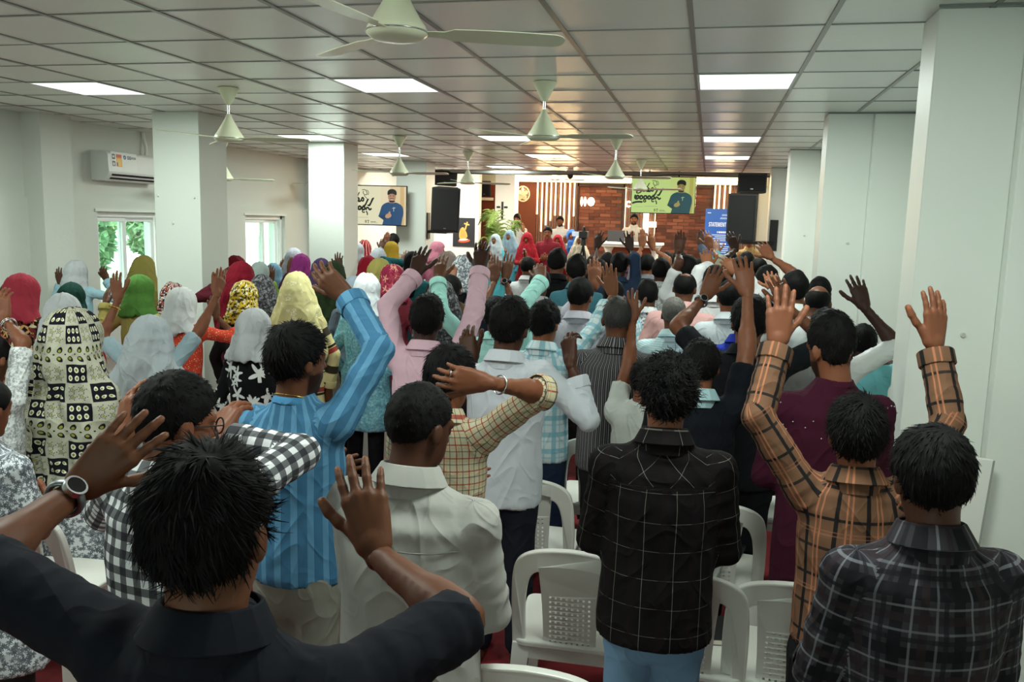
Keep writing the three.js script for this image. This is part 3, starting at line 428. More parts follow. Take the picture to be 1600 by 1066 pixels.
// ---------------------------------------------------------------- figures: distance fields meshed by surface nets
function nets(f, lo, hi, h) {
  const nx = Math.ceil((hi[0] - lo[0]) / h) + 2, ny = Math.ceil((hi[1] - lo[1]) / h) + 2, nz = Math.ceil((hi[2] - lo[2]) / h) + 2;
  const v = new Float32Array(nx * ny * nz), B = 5, rad = B * h * .87 * 1.35 + h;
  for (let bk = 0; bk < nz; bk += B) for (let bj = 0; bj < ny; bj += B) for (let bi = 0; bi < nx; bi += B) {
    const ei = Math.min(nx, bi + B), ej = Math.min(ny, bj + B), ek = Math.min(nz, bk + B);
    const c = f(lo[0] + (bi + ei - 1) * .5 * h, lo[1] + (bj + ej - 1) * .5 * h, lo[2] + (bk + ek - 1) * .5 * h), skip = Math.abs(c) > rad;
    for (let k = bk; k < ek; k++) for (let j = bj; j < ej; j++) { let n = (k * ny + j) * nx + bi; for (let i = bi; i < ei; i++, n++) v[n] = skip ? c : f(lo[0] + i * h, lo[1] + j * h, lo[2] + k * h); }
  }
  const id = new Int32Array(nx * ny * nz).fill(-1), pos = [], idx = [], sy = nx, sz = nx * ny, corner = [0, 1, sy, sy + 1, sz, sz + 1, sz + sy, sz + sy + 1];
  const edges = [[0, 1], [2, 3], [4, 5], [6, 7], [0, 2], [1, 3], [4, 6], [5, 7], [0, 4], [1, 5], [2, 6], [3, 7]];
  for (let k = 0; k < nz - 1; k++) for (let j = 0; j < ny - 1; j++) for (let i = 0; i < nx - 1; i++) {
    const n = k * sz + j * sy + i; let m = 0; for (let c = 0; c < 8; c++) if (v[n + corner[c]] < 0) m |= 1 << c;
    if (m === 0 || m === 255) continue;
    let x = 0, y = 0, z = 0, q = 0;
    for (const [a, b] of edges) { if (((m >> a) & 1) === ((m >> b) & 1)) continue; const va = v[n + corner[a]], vb = v[n + corner[b]], t = va / (va - vb); x += (a & 1) + ((b & 1) - (a & 1)) * t; y += ((a >> 1) & 1) + (((b >> 1) & 1) - ((a >> 1) & 1)) * t; z += (a >> 2) + ((b >> 2) - (a >> 2)) * t; q++; }
    id[n] = pos.length / 3; pos.push(lo[0] + (i + x / q) * h, lo[1] + (j + y / q) * h, lo[2] + (k + z / q) * h);
  }
  const quad = (a, b, c, d, flip) => { if (a < 0 || b < 0 || c < 0 || d < 0) return; flip ? idx.push(a, c, b, a, d, c) : idx.push(a, b, c, a, c, d); };
  for (let k = 1; k < nz - 1; k++) for (let j = 1; j < ny - 1; j++) for (let i = 1; i < nx - 1; i++) {
    const n = k * sz + j * sy + i, s = v[n] < 0;
    if (s !== v[n + 1] < 0) quad(id[n - sy - sz], id[n - sz], id[n], id[n - sy], !s);
    if (s !== v[n + sy] < 0) quad(id[n - 1 - sz], id[n - 1], id[n], id[n - sz], !s);
    if (s !== v[n + sz] < 0) quad(id[n - 1 - sy], id[n - sy], id[n], id[n - 1], !s);
  }
  return { pos: new Float32Array(pos), idx };
}
const smin = (a, b, k) => { const h = Math.max(0, Math.min(1, .5 + .5 * (b - a) / k)); return b + (a - b) * h - k * h * (1 - h); };
function cap(ax, ay, az, bx, by, bz, r0, r1) { // tapered capsule
  const dx = bx - ax, dy = by - ay, dz = bz - az, l2 = dx * dx + dy * dy + dz * dz || 1e-9;
  return (x, y, z) => { const px = x - ax, py = y - ay, pz = z - az, t = Math.max(0, Math.min(1, (px * dx + py * dy + pz * dz) / l2)), qx = px - dx * t, qy = py - dy * t, qz = pz - dz * t; return Math.sqrt(qx * qx + qy * qy + qz * qz) - (r0 + (r1 - r0) * t); };
}
const capv = (a, b, r0, r1) => cap(a.x, a.y, a.z, b.x, b.y, b.z, r0, r1);
const ell = (cx, cy, cz, rx, ry, rz) => (x, y, z) => { const a = (x - cx) / rx, b = (y - cy) / ry, c = (z - cz) / rz, k0 = Math.sqrt(a * a + b * b + c * c), k1 = Math.sqrt(a * a / rx / rx + b * b / ry / ry + c * c / rz / rz); return k1 < 1e-6 ? -Math.min(rx, ry, rz) : k0 * (k0 - 1) / k1; };
function loft(rows) { // rows [y, half width, half depth, z offset] from low to high
  const n = rows.length, y0 = rows[0][0], y1 = rows[n - 1][0];
  return (x, y, z) => {
    const yc = Math.max(y0, Math.min(y1, y)); let i = 0; while (i < n - 2 && rows[i + 1][0] < yc) i++;
    const p = rows[i], q = rows[i + 1]; let t = (yc - p[0]) / (q[0] - p[0]); t = t * t * (3 - 2 * t);
    const a = p[1] + (q[1] - p[1]) * t, b = p[2] + (q[2] - p[2]) * t, c = (p[3] || 0) + ((q[3] || 0) - (p[3] || 0)) * t;
    const u = x / a, w = (z - c) / b, k0 = Math.sqrt(u * u + w * w), k1 = Math.sqrt(u * u / a / a + w * w / b / b), d = k1 < 1e-5 ? -Math.min(a, b) : k0 * (k0 - 1) / k1, dy = Math.max(y0 - y, y - y1);
    return dy > 0 ? Math.sqrt(dy * dy + Math.max(d, 0) ** 2) : Math.max(d, dy);
  };
}
function toGeo(m) { const g = new THREE.BufferGeometry(); g.setAttribute('position', new THREE.BufferAttribute(m.pos, 3)); g.setIndex(m.idx); g.computeVertexNormals(); return g; }
function bounds(pts, pad) { const lo = [9, 9, 9], hi = [-9, -9, -9]; for (const p of pts) { const a = [p.x, p.y, p.z]; for (let i = 0; i < 3; i++) { lo[i] = Math.min(lo[i], a[i] - pad); hi[i] = Math.max(hi[i], a[i] + pad); } } return [lo, hi]; }

// hands: wrist at the origin, fingers +y, back of the hand +z, thumb +x (a left hand)
const HANDS = {};
function handGeo(pose, cell) {
  const key = pose + cell; if (HANDS[key]) return HANDS[key];
  const curl = { open: .14, soft: .34, cup: .62, grip: 1.15, tight: .1 }[pose], spread = { open: .85, soft: .6, cup: .5, grip: .35, tight: .15 }[pose];
  const kn = [[.031, .094, 0], [.0105, .1, .003], [-.0105, .096, .002], [-.03, .086, -.002]], len = [.072, .082, .075, .058], rad = [.0097, .0099, .0095, .0085], ang = [-.13, -.03, .08, .2], tips = [];
  const palmP = kn.map(([x, y, z]) => cap(x * .55, .008, 0, x, y, z, .0155, .0125)).concat([cap(0, -.016, 0, 0, .012, 0, .0235, .021), cap(.02, .012, -.006, .034, .045, -.012, .016, .014), cap(-.012, .02, -.006, -.024, .06, -.006, .015, .012)]);
  const fingers = kn.map(([x, y, z], i) => {
    let p = V(x, y, z), a = 0; const side = -ang[i] * spread, segs = [], L = [len[i] * .46, len[i] * .3, len[i] * .24];
    for (let s = 0; s < 3; s++) { a += curl * [.8, 1, .7][s] * (1 + i * .08); const d = V(Math.sin(side) * Math.cos(a), Math.cos(side) * Math.cos(a), -Math.sin(a)), q = p.clone().addScaledVector(d, L[s]); segs.push(capv(p, q, rad[i] * (1 - s * .07), rad[i] * (1 - (s + 1) * .09))); if (s === 2) tips.push([q, d]); p = q; }
    return segs;
  });
  { const o = { open: .72, soft: .55, cup: .5, grip: .3, tight: .2 }[pose]; let p = V(.03, .035, -.01); const segs = []; for (const [l, aa, zz] of [[.042, o, .25], [.03, o * .75, .3], [.026, o * .55, .35]]) { const d = V(Math.sin(aa), Math.cos(aa), -zz * (.4 + curl)).normalize(), q = p.clone().addScaledVector(d, l); segs.push(capv(p, q, .0125, .0098)); if (l === .026) tips.push([q, d]); p = q; } fingers.push(segs); }
  const f = (x, y, z) => { let pd = 1; for (const c of palmP) pd = smin(pd, c(x, y, z * 1.0), .012); let d = pd; for (const F of fingers) { let e = 1; for (const c of F) e = smin(e, c(x, y, z), .003); d = Math.min(d, smin(pd, e, .008)); } return d; };
  const m = nets(f, [-.075, -.055, -.11], [.12, .2, .045], cell), col = new Float32Array(m.pos.length);
  const g = toGeo(m), nn = g.attributes.normal;
  for (let i = 0; i < col.length / 3; i++) {
    const p = V(m.pos[i * 3], m.pos[i * 3 + 1], m.pos[i * 3 + 2]); let c = [1, 1, 1];
    if (nn.getZ(i) < -.3) c = [1.28, 1.2, 1.15];                                            // paler palm skin
    for (const [q, d] of tips) { const w = p.clone().sub(q); if (w.length() < .013 && nn.getZ(i) > .35 && w.dot(d) > -.006) c = [1.5, 1.5, 1.5]; }   // nails
    col.set(c, i * 3);
  }
  g.setAttribute('color', new THREE.BufferAttribute(col, 3));
  const mir = g.clone(); mir.scale(-1, 1, 1); const ix = mir.index.array; for (let i = 0; i < ix.length; i += 3) { const t = ix[i]; ix[i] = ix[i + 1]; ix[i + 1] = t; } mir.computeVertexNormals();
  return HANDS[key] = { l: g, r: mir };
}
// heads: chin near y 0, crown .225, face towards -z
const HEADS = {};
function headGeo(kind, cell) {
  const key = kind + cell; if (HEADS[key]) return HEADS[key]; const fem = kind[0] === 'f', beard = kind.includes('b');
  const A = [ell(0, .138, .012, .074, .09, .096), ell(0, .07, -.028, fem ? .05 : .056, .072, .062), ell(0, .012, -.062, .022, .018, .022)];
  const nose = cap(0, .128, -.083, 0, .094, -.103, .008, .0125), nl = cap(-.012, .09, -.09, .012, .09, -.09, .009, .009), lips = cap(-.02, .058, -.083, .02, .058, -.083, .007, .007), brow = cap(-.045, .142, -.068, .045, .142, -.068, .012, .012), neck = cap(0, .06, .018, 0, -.03, .022, fem ? .047 : .056, fem ? .05 : .06);
  const ears = [-1, 1].map(s => ell(s * .078, .108, .012, .011, .032, .02)), socks = [-1, 1].map(s => ell(s * .032, .122, -.094, .017, .011, .012)), eyes = [-1, 1].map(s => ell(s * .031, .121, -.074, .013, .0115, .0115));
  const f = (x, y, z) => { let d = smin(A[0](x, y, z), A[1](x, y, z), .03); d = smin(d, A[2](x, y, z), .02); d = smin(d, brow(x, y, z), .015); d = smin(d, smin(nose(x, y, z), nl(x, y, z), .008), .008); d = smin(d, lips(x, y, z), .006); d = -smin(-d, socks[0](x, y, z), .008); d = -smin(-d, socks[1](x, y, z), .008); d = Math.min(d, eyes[0](x, y, z), eyes[1](x, y, z)); d = smin(d, neck(x, y, z), .03); return smin(d, Math.min(ears[0](x, y, z), ears[1](x, y, z)), .006); };
  const m = nets(f, [-.1, -.15, -.125], [.1, .24, .12], cell), g = toGeo(m), col = new Float32Array(m.pos.length);
  for (let i = 0; i < col.length / 3; i++) {
    const x = Math.abs(m.pos[i * 3]), y = m.pos[i * 3 + 1], z = m.pos[i * 3 + 2]; let c = [1, 1, 1];
    if (z < -.05) {
      if (x < .024 && Math.abs(y - .057) < .011) c = [1.05, .68, .65];
      if (Math.hypot((x - .031) / 1.4, y - .121) < .0085 && z < -.074) c = Math.hypot(x - .031, y - .121) < .0055 ? [.12, .1, .1] : [3.2, 3.6, 4.2];
      if (x > .012 && x < .05 && Math.abs(y - .144) < .006) c = [.16, .15, .15];
    }
    if (beard && y < .075 && y > -.01 && z < .0 && !(x < .026 && Math.abs(y - .057) < .012) && !(x < .04 && y > .07)) c = [.16, .15, .16];
    if (beard && z < -.07 && x < .03 && y > .066 && y < .08) c = [.2, .19, .2];
    col.set(c, i * 3);
  }
  g.setAttribute('color', new THREE.BufferAttribute(col, 3)); return HEADS[key] = g;
}
// hair on that head
function hairGeo(o, cell, seed) {
  const t = o.t ?? .012, top = o.top ?? .012, line = o.line ?? 0, R = rng(seed);
  const sk = ell(0, .14 + top * .4, .014, .075 + t, .091 + t * .6 + top * .6, .098 + t), A = [-.088, .19 + line], B = [.075, .045 + (o.nape || 0)];
  const nl = Math.hypot(B[0] - A[0], B[1] - A[1]), nz = (B[1] - A[1]) / nl, ny = -(B[0] - A[0]) / nl; // normal to the hairline, towards face and neck
  const extra = []; if (o.long) extra.push(loft([[.17 - o.long - .1, .05, .022, .1], [-.1, .085, .03, .095], [.05, .085, .035, .075], [.16, .06, .05, .05]])); if (o.bun) extra.push(ell(0, .1, .135, .048, .048, .04));
  const f = (x, y, z) => {
    let d = sk(x, y, z); const cut = (z - A[0]) * nz + (y - A[1]) * ny;
    const ear = Math.abs(x) > .055 ? ell(0, .1, .012, .2, .028, .024)(x, y, z) : 1;
    d = -smin(-d, -Math.max(cut - .0, -ear) , .006);
    if (o.bald) d = Math.max(d, -(ell(0, o.bald === 2 ? .23 : .235, o.bald === 2 ? .0 : .05, o.bald === 2 ? .084 : .045, o.bald === 2 ? .085 : .07, o.bald === 2 ? .12 : .05)(x, y, z)));
    for (const e of extra) d = smin(d, e(x, y, z), .03); return d;
  };
  const m = nets(f, [-.13, o.long ? -.16 - o.long : -.03, -.13], [.13, .3, .2], cell), amp = o.amp ?? .006, fr = o.fr ?? 24, base = toGeo(m), N = base.attributes.normal, so = seed * 3.7;
  for (let i = 0; i < m.pos.length; i += 3) { const x = m.pos[i], y = m.pos[i + 1], z = m.pos[i + 2], q = amp * (noise(x * fr + so, y * fr * .7, z * fr) + .5 * noise(x * fr * 2.3, y * fr * 1.6 + so, z * fr * 2.3) + (o.curl ? .6 * noise(x * 95, y * 95, z * 95 + so) : 0)); for (let k = 0; k < 3; k++) m.pos[i + k] += N.array[i + k] * q; }
  const g = toGeo(m); if (!o.tufts) return g;
  const P = [], I = [], cnt = m.pos.length / 3, nn = g.attributes.normal;
  for (let n = 0; n < o.tufts; n++) {
    const v = Math.floor(R() * cnt), p = V(m.pos[v * 3], m.pos[v * 3 + 1], m.pos[v * 3 + 2]), nv = V(nn.getX(v), nn.getY(v), nn.getZ(v));
    const fl = V(p.x - .02, p.y - .235, p.z - .06); fl.addScaledVector(nv, -fl.dot(nv)).normalize(); fl.addScaledVector(nv.clone().cross(fl), o.swirl ?? .35).normalize(); fl.add(V(R() - .5, R() - .5, R() - .5).multiplyScalar(o.mess ?? .5)).normalize();
    const L = (o.tl ?? .022) * (.6 + R() * .8), w = (o.tw ?? .0016) * (1 + R()), lift = (o.lift ?? .22) * (.3 + R()), sd = fl.clone().cross(nv).normalize().multiplyScalar(w), b = P.length / 3;
    for (let s = 0; s <= 3; s++) { const u = s / 3, c = p.clone().addScaledVector(nv, -.002 + L * lift * Math.sin(u * 1.9)).addScaledVector(fl, L * u); if (o.curl) c.addScaledVector(sd, Math.sin(u * 6) * 2); const ww = 1 - u * .85; P.push(c.x + sd.x * ww, c.y + sd.y * ww, c.z + sd.z * ww, c.x - sd.x * ww, c.y - sd.y * ww, c.z - sd.z * ww, c.x + nv.x * w * ww, c.y + nv.y * w * ww, c.z + nv.z * w * ww); }
    for (let s = 0; s < 3; s++) { const a = b + s * 3, c = a + 3; I.push(a, a + 2, c + 2, a, c + 2, c, a + 2, a + 1, c + 1, a + 2, c + 1, c + 2); }
  }
  const h = new THREE.BufferGeometry(); h.setAttribute('position', new THREE.Float32BufferAttribute(P, 3)); h.setIndex(I); h.computeVertexNormals();
  return mergeGeometries([g, h]);
}
const HAIRC = {};
const HAIRS = {
  short: { t: .013, top: .016, amp: .005 }, thick: { t: .017, top: .03, amp: .008, fr: 18 }, crop: { t: .004, top: .01, amp: .003, fr: 70 }, curly: { t: .018, top: .028, amp: .01, fr: 30, curl: 1 }, quiff: { t: .007, top: .04, amp: .008 },
  under: { t: .003, top: .003, amp: 0 }, underlong: { t: .003, top: .003, amp: 0, long: .36 }, spot: { t: .008, top: .004, amp: .003, bald: 1 }, bald: { t: .006, top: 0, amp: .002, bald: 2 }, long: { t: .016, top: .012, amp: .005, long: .32 }, bun: { t: .014, top: .008, amp: .004, bun: 1, nape: -.02 },
};
// woven stuffs
const CLOTH = {};
function plaid(px, base, bands, size) { // bands [dir, pos, width, colour, alpha]
  return tex(canvas(px, px, (g, w) => { g.fillStyle = base; g.fillRect(0, 0, w, w); for (const [d, p, t, c, a] of bands) { g.globalAlpha = a ?? 1; g.fillStyle = c; d ? g.fillRect(0, p * w, w, t * w) : g.fillRect(p * w, 0, t * w, w); } g.globalAlpha = 1; }), size);
}
function blobs(px, base, cols, n, size, shape = 'dot', seed = 4) {
  return tex(canvas(px, px, (g, w) => {
    g.fillStyle = base; g.fillRect(0, 0, w, w); const R = rng(seed);
    for (let k = 0; k < n; k++) { const x = R() * w, y = R() * w, s = w * (.02 + .03 * R()) * (shape === 'big' ? 2.2 : 1), c = cols[Math.floor(R() * cols.length)], a0 = R() * 6.3; g.fillStyle = c;
      for (const ox of [-w, 0, w]) for (const oy of [-w, 0, w]) { if (x + ox < -60 || x + ox > w + 60 || y + oy < -60 || y + oy > w + 60) continue; g.save(); g.translate(x + ox, y + oy); g.rotate(a0);
        if (shape === 'leaf' || shape === 'big') for (let q = 0; q < 5; q++) { g.rotate(1.2566); g.beginPath(); g.ellipse(s * .9, 0, s, s * .32, 0, 0, 7); g.fill(); } else if (shape === 'star') { g.strokeStyle = c; g.lineWidth = 3; g.beginPath(); for (let q = 0; q <= 10; q++) { const r = q % 2 ? s * .45 : s; g.lineTo(Math.cos(q * .6283) * r, Math.sin(q * .6283) * r); } g.stroke(); } else { g.beginPath(); g.ellipse(0, 0, s * .5, s * .5, 0, 0, 7); g.fill(); } g.restore(); } }
  }), size);
}
const PATTERN = {
  gingham: () => plaid(128, '#d9dadc', [[0, 0, .5, '#1c1d21', .62], [1, 0, .5, '#1c1d21', .62]], .045),
  windowpane: () => plaid(512, '#0b0809', [[0, .48, .014, '#8d8880', .8], [1, .48, .014, '#8d8880', .7], [0, .0, .3, '#140b0d', .5]], .098),
  brownplaid: () => plaid(512, '#6b4d3a', [[1, .2, .05, '#23201f'], [1, .7, .05, '#23201f', .85], [0, .12, .07, '#1d1b1b'], [0, .62, .07, '#1d1b1b'], [0, .3, .03, '#a0674b'], [0, .38, .03, '#a0674b'], [0, .8, .03, '#a0674b'], [0, .88, .03, '#a0674b'], [1, .42, .02, '#96604a', .6], [1, .48, .02, '#96604a', .6]], .2),
  greyplaid: () => plaid(512, '#2f2d31', [[0, .05, .2, '#141318', .85], [1, .05, .2, '#141318', .85], [0, .5, .14, '#2a2024', .8], [1, .5, .14, '#2a2024', .8], [0, .36, .04, '#77777c', .7], [1, .36, .04, '#77777c', .7], [0, .76, .04, '#66666c', .7], [1, .76, .04, '#66666c', .7], [0, .88, .08, '#1b1a20', .7], [1, .88, .08, '#1b1a20', .7]], .14),
  redcheck: () => plaid(256, '#b9b297', [[0, .08, .09, '#93372f', .8], [1, .08, .09, '#93372f', .8], [0, .56, .06, '#4a4038', .75], [1, .56, .06, '#4a4038', .75], [0, .32, .05, '#b98d52', .55], [1, .32, .05, '#b98d52', .55]], .05),
  bluestripe: () => plaid(128, '#3d6b8c', [[0, .0, .42, '#5888a8'], [0, .42, .04, '#305c7c', .7]], .058),
  lbplaid: () => plaid(256, '#cfdde0', [[0, .1, .3, '#6aa7b8', .6], [1, .1, .3, '#6aa7b8', .6], [0, .6, .1, '#86b8c6', .5], [1, .6, .1, '#86b8c6', .5]], .1),
  pin: () => plaid(128, '#26252a', [[0, .0, .22, '#8f8c8c', .9], [0, .5, .22, '#6f6c6e', .8]], .022),
  paleline: () => plaid(128, '#c8dfe2', [[1, .1, .12, '#8fb9c6', .8], [1, .6, .12, '#9cc4cf', .8]], .03),
  speckle: () => blobs(256, '#d5d7d8', ['#3c3f46', '#6a6d74'], 60, .22, 'leaf', 8), lace: () => blobs(256, '#d6d8d6', ['#8d9091', '#a9adae'], 120, .12, 'leaf', 12), greylace: () => blobs(256, '#c9cdd0', ['#6c7076', '#55595f'], 150, .14, 'leaf', 22),
  floral: () => blobs(512, '#15110f', ['#b06a48', '#c99a62', '#d8cfa8', '#6a2e2a'], 46, .32, 'big', 15), leafwhite: () => blobs(512, '#0f0e10', ['#d8d8d6'], 14, .42, 'big', 21), dots: () => blobs(256, '#c0402c', ['#f0d9b0', '#f3e6cc'], 26, .12, 'dot', 3), stars: () => blobs(512, '#c9c08a', ['#efeacb', '#f5f1da'], 26, .36, 'star', 6), whitestar: () => blobs(512, '#ced2d6', ['#f4f6f8', '#f8f8f8'], 26, .34, 'star', 6),
  yellowprint: () => blobs(256, '#c9a92f', ['#15130e', '#f0ead2', '#2c2818'], 130, .16, 'leaf', 31), redprint: () => blobs(256, '#151214', ['#8f3034', '#c9c3b6', '#a56a60'], 110, .14, 'leaf', 33), maroonprint: () => blobs(256, '#7c1f38', ['#c98a7a', '#9c3a4a'], 22, .24, 'big', 41), redstripe: () => plaid(128, '#8d1f26', [[0, .0, .18, '#d8c8b8', .8], [0, .4, .14, '#151213', .8]], .05), creamred: () => plaid(256, '#cbbf8c', [[1, .1, .12, '#8f2f2a', .9], [1, .24, .06, '#1b1715', .9], [1, .55, .2, '#1f1a17', .85]], .3), blackgrey: () => blobs(256, '#2a2a2c', ['#77777a', '#4c4c50'], 120, .16, 'leaf', 51), bluelace: () => blobs(256, '#6fa8b8', ['#8fc0cc', '#5b94a6'], 120, .14, 'leaf', 61),
  paisley: () => tex(canvas(1024, 1024, (g, w) => {
    g.fillStyle = '#aeac99'; g.fillRect(0, 0, w, w); g.fillStyle = '#8f8d7c'; { const R = rng(2); for (let k = 0; k < 2600; k++) g.fillRect(R() * w, R() * w, 3, 3); } const c = w / 8;
    const drop = (x, y, s, f, o, a) => { g.save(); g.translate(x, y); g.rotate(a); g.fillStyle = o; g.beginPath(); g.moveTo(0, -s); g.bezierCurveTo(s * .9, -s * .5, s * .8, s * .8, 0, s * .8); g.bezierCurveTo(-s * .8, s * .8, -s * .7, -s * .1, -s * .35, -s * .7); g.fill(); g.fillStyle = f; g.beginPath(); g.ellipse(0, s * .2, s * .36, s * .45, 0, 0, 7); g.fill(); g.restore(); };
    for (let r = 0; r < 8; r++) {
      if (r === 3 || r === 7) { for (let k = 0; k < 16; k++) for (const q of [.28, .74]) { drop((k + .5) * w / 16, (r + q) * c, 24, '#8c8a3c', '#17171b', q > .5 ? 2.4 : .3); g.fillStyle = '#17171b'; g.beginPath(); g.arc(k * w / 16, (r + .5) * c, 5, 0, 7); g.fill(); } continue; }
      for (let k = 0; k < 8; k++) { const dk = (k + r) % 2; if (dk) { g.fillStyle = '#15151b'; g.fillRect(k * c + 4, r * c + 4, c - 8, c - 8); for (let a = 0; a < 3; a++) for (let b = 0; b < 2; b++) { const x = (k + .22 + a * .28) * c, y = (r + .3 + b * .42) * c; if (r % 2) drop(x, y, 17, '#8c8a3c', '#dcdac6', a); else { g.fillStyle = '#dcdac6'; g.beginPath(); g.ellipse(x, y, 12, 18, 0, 0, 7); g.fill(); g.fillStyle = '#7c7a34'; g.beginPath(); g.ellipse(x, y, 6, 10, 0, 0, 7); g.fill(); } } } else { g.strokeStyle = '#3a3a40'; g.lineWidth = 3; for (let a = 0; a < 4; a++) { const x = (k + .3 + (a % 2) * .4) * c, y = (r + .3 + (a >> 1) * .4) * c; g.beginPath(); g.arc(x, y, 13, 0, 5); g.stroke(); g.fillStyle = '#8c8a3c'; g.beginPath(); g.arc(x, y, 7, 0, 7); g.fill(); g.fillStyle = '#2a2a30'; for (let q = 0; q < 5; q++) { g.beginPath(); g.arc(x + Math.cos(q * 1.25) * 22, y + Math.sin(q * 1.25) * 22, 3, 0, 7); g.fill(); } } } }
    }
  }), .74),
};
function cloth(key) {
  if (CLOTH[key]) return CLOTH[key];
  const [name, mod] = key.split('|'), o = { bumpMap: foldBump, bumpScale: .011, roughness: .88, specularIntensity: .3, sheen: .2, sheenRoughness: .6, side: THREE.DoubleSide };
  const m = new THREE.MeshPhysicalMaterial(o);
  if (PATTERN[name]) m.map = PATTERN[name](); else { m.color.set(name); const lum = m.color.r * .3 + m.color.g * .6 + m.color.b * .1; m.color.multiplyScalar(lum > .12 ? .8 : .9); if (lum < .08) m.sheen = 0; }
  if (['windowpane', 'greyplaid', 'brownplaid', 'pin', 'floral', 'leafwhite', 'redprint', 'blackgrey'].includes(name)) m.sheen = 0;
  if (mod === 'satin') { m.roughness = .38; m.specularIntensity = 1; m.bumpScale = .009; } if (mod === 'sheer') { m.transmission = .42; m.thickness = 0; m.roughness = .95; } 
  return CLOTH[key] = m;
}
const SKIN = [0x744630, 0x5d3926, 0x46291c, 0x7a4a30, 0x38221a, 0x9c6c4c].map(c => phys(c, .5, { vertexColors: true, specularIntensity: .45 }));
const HAIRM = { black: phys('#080707', .72, { specularIntensity: .28 }), grey: phys('#57544e', .7), salt: phys('#2b2926', .7), brown: phys('#17110e', .5) };

function solveArm(S, W, pole, l1, l2) {
  const d = W.clone().sub(S); let len = d.length(); const full = l1 + l2; if (len > full * .995) { const k = Math.min(len / full / .995, 1.13); l1 *= k; l2 *= k; } len = Math.min(len, (l1 + l2) * .995);
  const dir = d.normalize(), a = (l1 * l1 - l2 * l2 + len * len) / (2 * len), h = Math.sqrt(Math.max(0, l1 * l1 - a * a)), pv = pole.clone().sub(S); pv.addScaledVector(dir, -pv.dot(dir)).normalize();
  return { S, E: S.clone().addScaledVector(dir, a).addScaledVector(pv, h), W: S.clone().addScaledVector(dir, len) };
}
const TIER = [ // cell sizes: body, shirt, trousers, head, hand, hair, scarf
  { body: .017, shirt: .0105, legs: .022, head: .0066, hand: .0041, hair: .0075, scarf: .012 }, { body: .022, shirt: .017, legs: .034, head: .0115, hand: .006, hair: .0105, scarf: .016 },
  { body: .03, shirt: .026, legs: .045, head: .015, hand: .008, hair: .014, scarf: .021 }, { body: .038, shirt: .03, legs: .06, head: .019, hand: .01, hair: .019, scarf: .028 },
  { body: .03, shirt: .026, legs: .045, head: .0095, hand: .008, hair: .012, scarf: .02 }];
// a shared-edge uv: every triangle takes the map of the body piece it belongs to
function dress(m, segs, fold, seed, A) {
  const n = m.pos.length / 3, own = new Uint8Array(n), g0 = toGeo(m), N = g0.attributes.normal.array, P = m.pos, base = P.slice();
  for (let i = 0; i < n; i++) { let best = 9, b = 0; for (let s = 0; s < segs.length; s++) { const d = segs[s].d(P[i * 3], P[i * 3 + 1], P[i * 3 + 2]); if (d < best) { best = d; b = s; } } own[i] = b; }
  if (fold) for (let i = 0; i < n; i++) {
    const x = base[i * 3], y = base[i * 3 + 1], z = base[i * 3 + 2], sg = segs[own[i]]; let q;
    if (sg.arm) { const v = sg.along(x, y, z); q = .009 * Math.max(-.5, noise(v * 22 + seed, x * 5 + z * 5, y * 3)) + .005 * noise(v * 46, x * 12, z * 12 + seed); }
    else { const r = 1 - Math.abs(noise(x * 5 + seed, y * 3.2 - Math.abs(x) * 5, z * 5)) * 2.2; q = .013 * noise(x * 5.5 + seed, y * 2.6, z * 5) + .006 * Math.max(0, r) * (y < 1.3 ? 1 : .4) + .004 * noise(x * 16, y * 9 + Math.abs(x) * 14, z * 14 + seed); }
    for (let k = 0; k < 3; k++) P[i * 3 + k] += N[i * 3 + k] * q * fold * .6;
  }
  const gn = toGeo(m).attributes.normal.array, map = new Map(), pos = [], nor = [], uv = [], idx = [];
  for (let t = 0; t < m.idx.length; t += 3) {
    const a = m.idx[t], b = m.idx[t + 1], c = m.idx[t + 2], s = own[a] === own[b] || own[a] === own[c] ? own[a] : own[b], sg = segs[s];
    const uvs = [a, b, c].map(i => sg.uv(base[i * 3], base[i * 3 + 1], base[i * 3 + 2])), us = uvs.map(u => u[0]), per = sg.period;
    let wrap = per && Math.max(...us) - Math.min(...us) > per / 2;
    [a, b, c].forEach((i, q) => { const w = wrap && uvs[q][0] < 0 ? 1 : 0, key = (i * 16 + s) * 2 + w; let k = map.get(key); if (k === undefined) { k = pos.length / 3; map.set(key, k); pos.push(P[i * 3], P[i * 3 + 1], P[i * 3 + 2]); nor.push(gn[i * 3], gn[i * 3 + 1], gn[i * 3 + 2]); uv.push(uvs[q][0] + w * per, uvs[q][1]); } idx.push(k); });
  }
  const g = new THREE.BufferGeometry(); g.setAttribute('position', new THREE.Float32BufferAttribute(pos, 3)); g.setAttribute('normal', new THREE.Float32BufferAttribute(nor, 3)); g.setAttribute('uv', new THREE.Float32BufferAttribute(uv, 2)); g.setIndex(idx); return g;
}
const round = (r, d, z0 = 0) => ({ d, period: 6.28318 * r, uv: (x, y, z) => [Math.atan2(x, (z - z0) * 1.3) * r, y] });
function armSeg(a, b, r, off) {
  const dir = b.clone().sub(a), L = dir.length(); dir.normalize(); const ref = Math.abs(dir.z) < .9 ? V(0, 0, 1) : V(1, 0, 0), e1 = ref.clone().addScaledVector(dir, -ref.dot(dir)).normalize(), e2 = dir.clone().cross(e1), d = capv(a, b, r, r);
  return { arm: 1, d, period: 6.28318 * r, along: (x, y, z) => (x - a.x) * dir.x + (y - a.y) * dir.y + (z - a.z) * dir.z + off, uv: (x, y, z) => { const p = V(x, y, z).sub(a); return [Math.atan2(p.dot(e2), p.dot(e1)) * r, p.dot(dir) + off]; } };
}
let serial = 0;
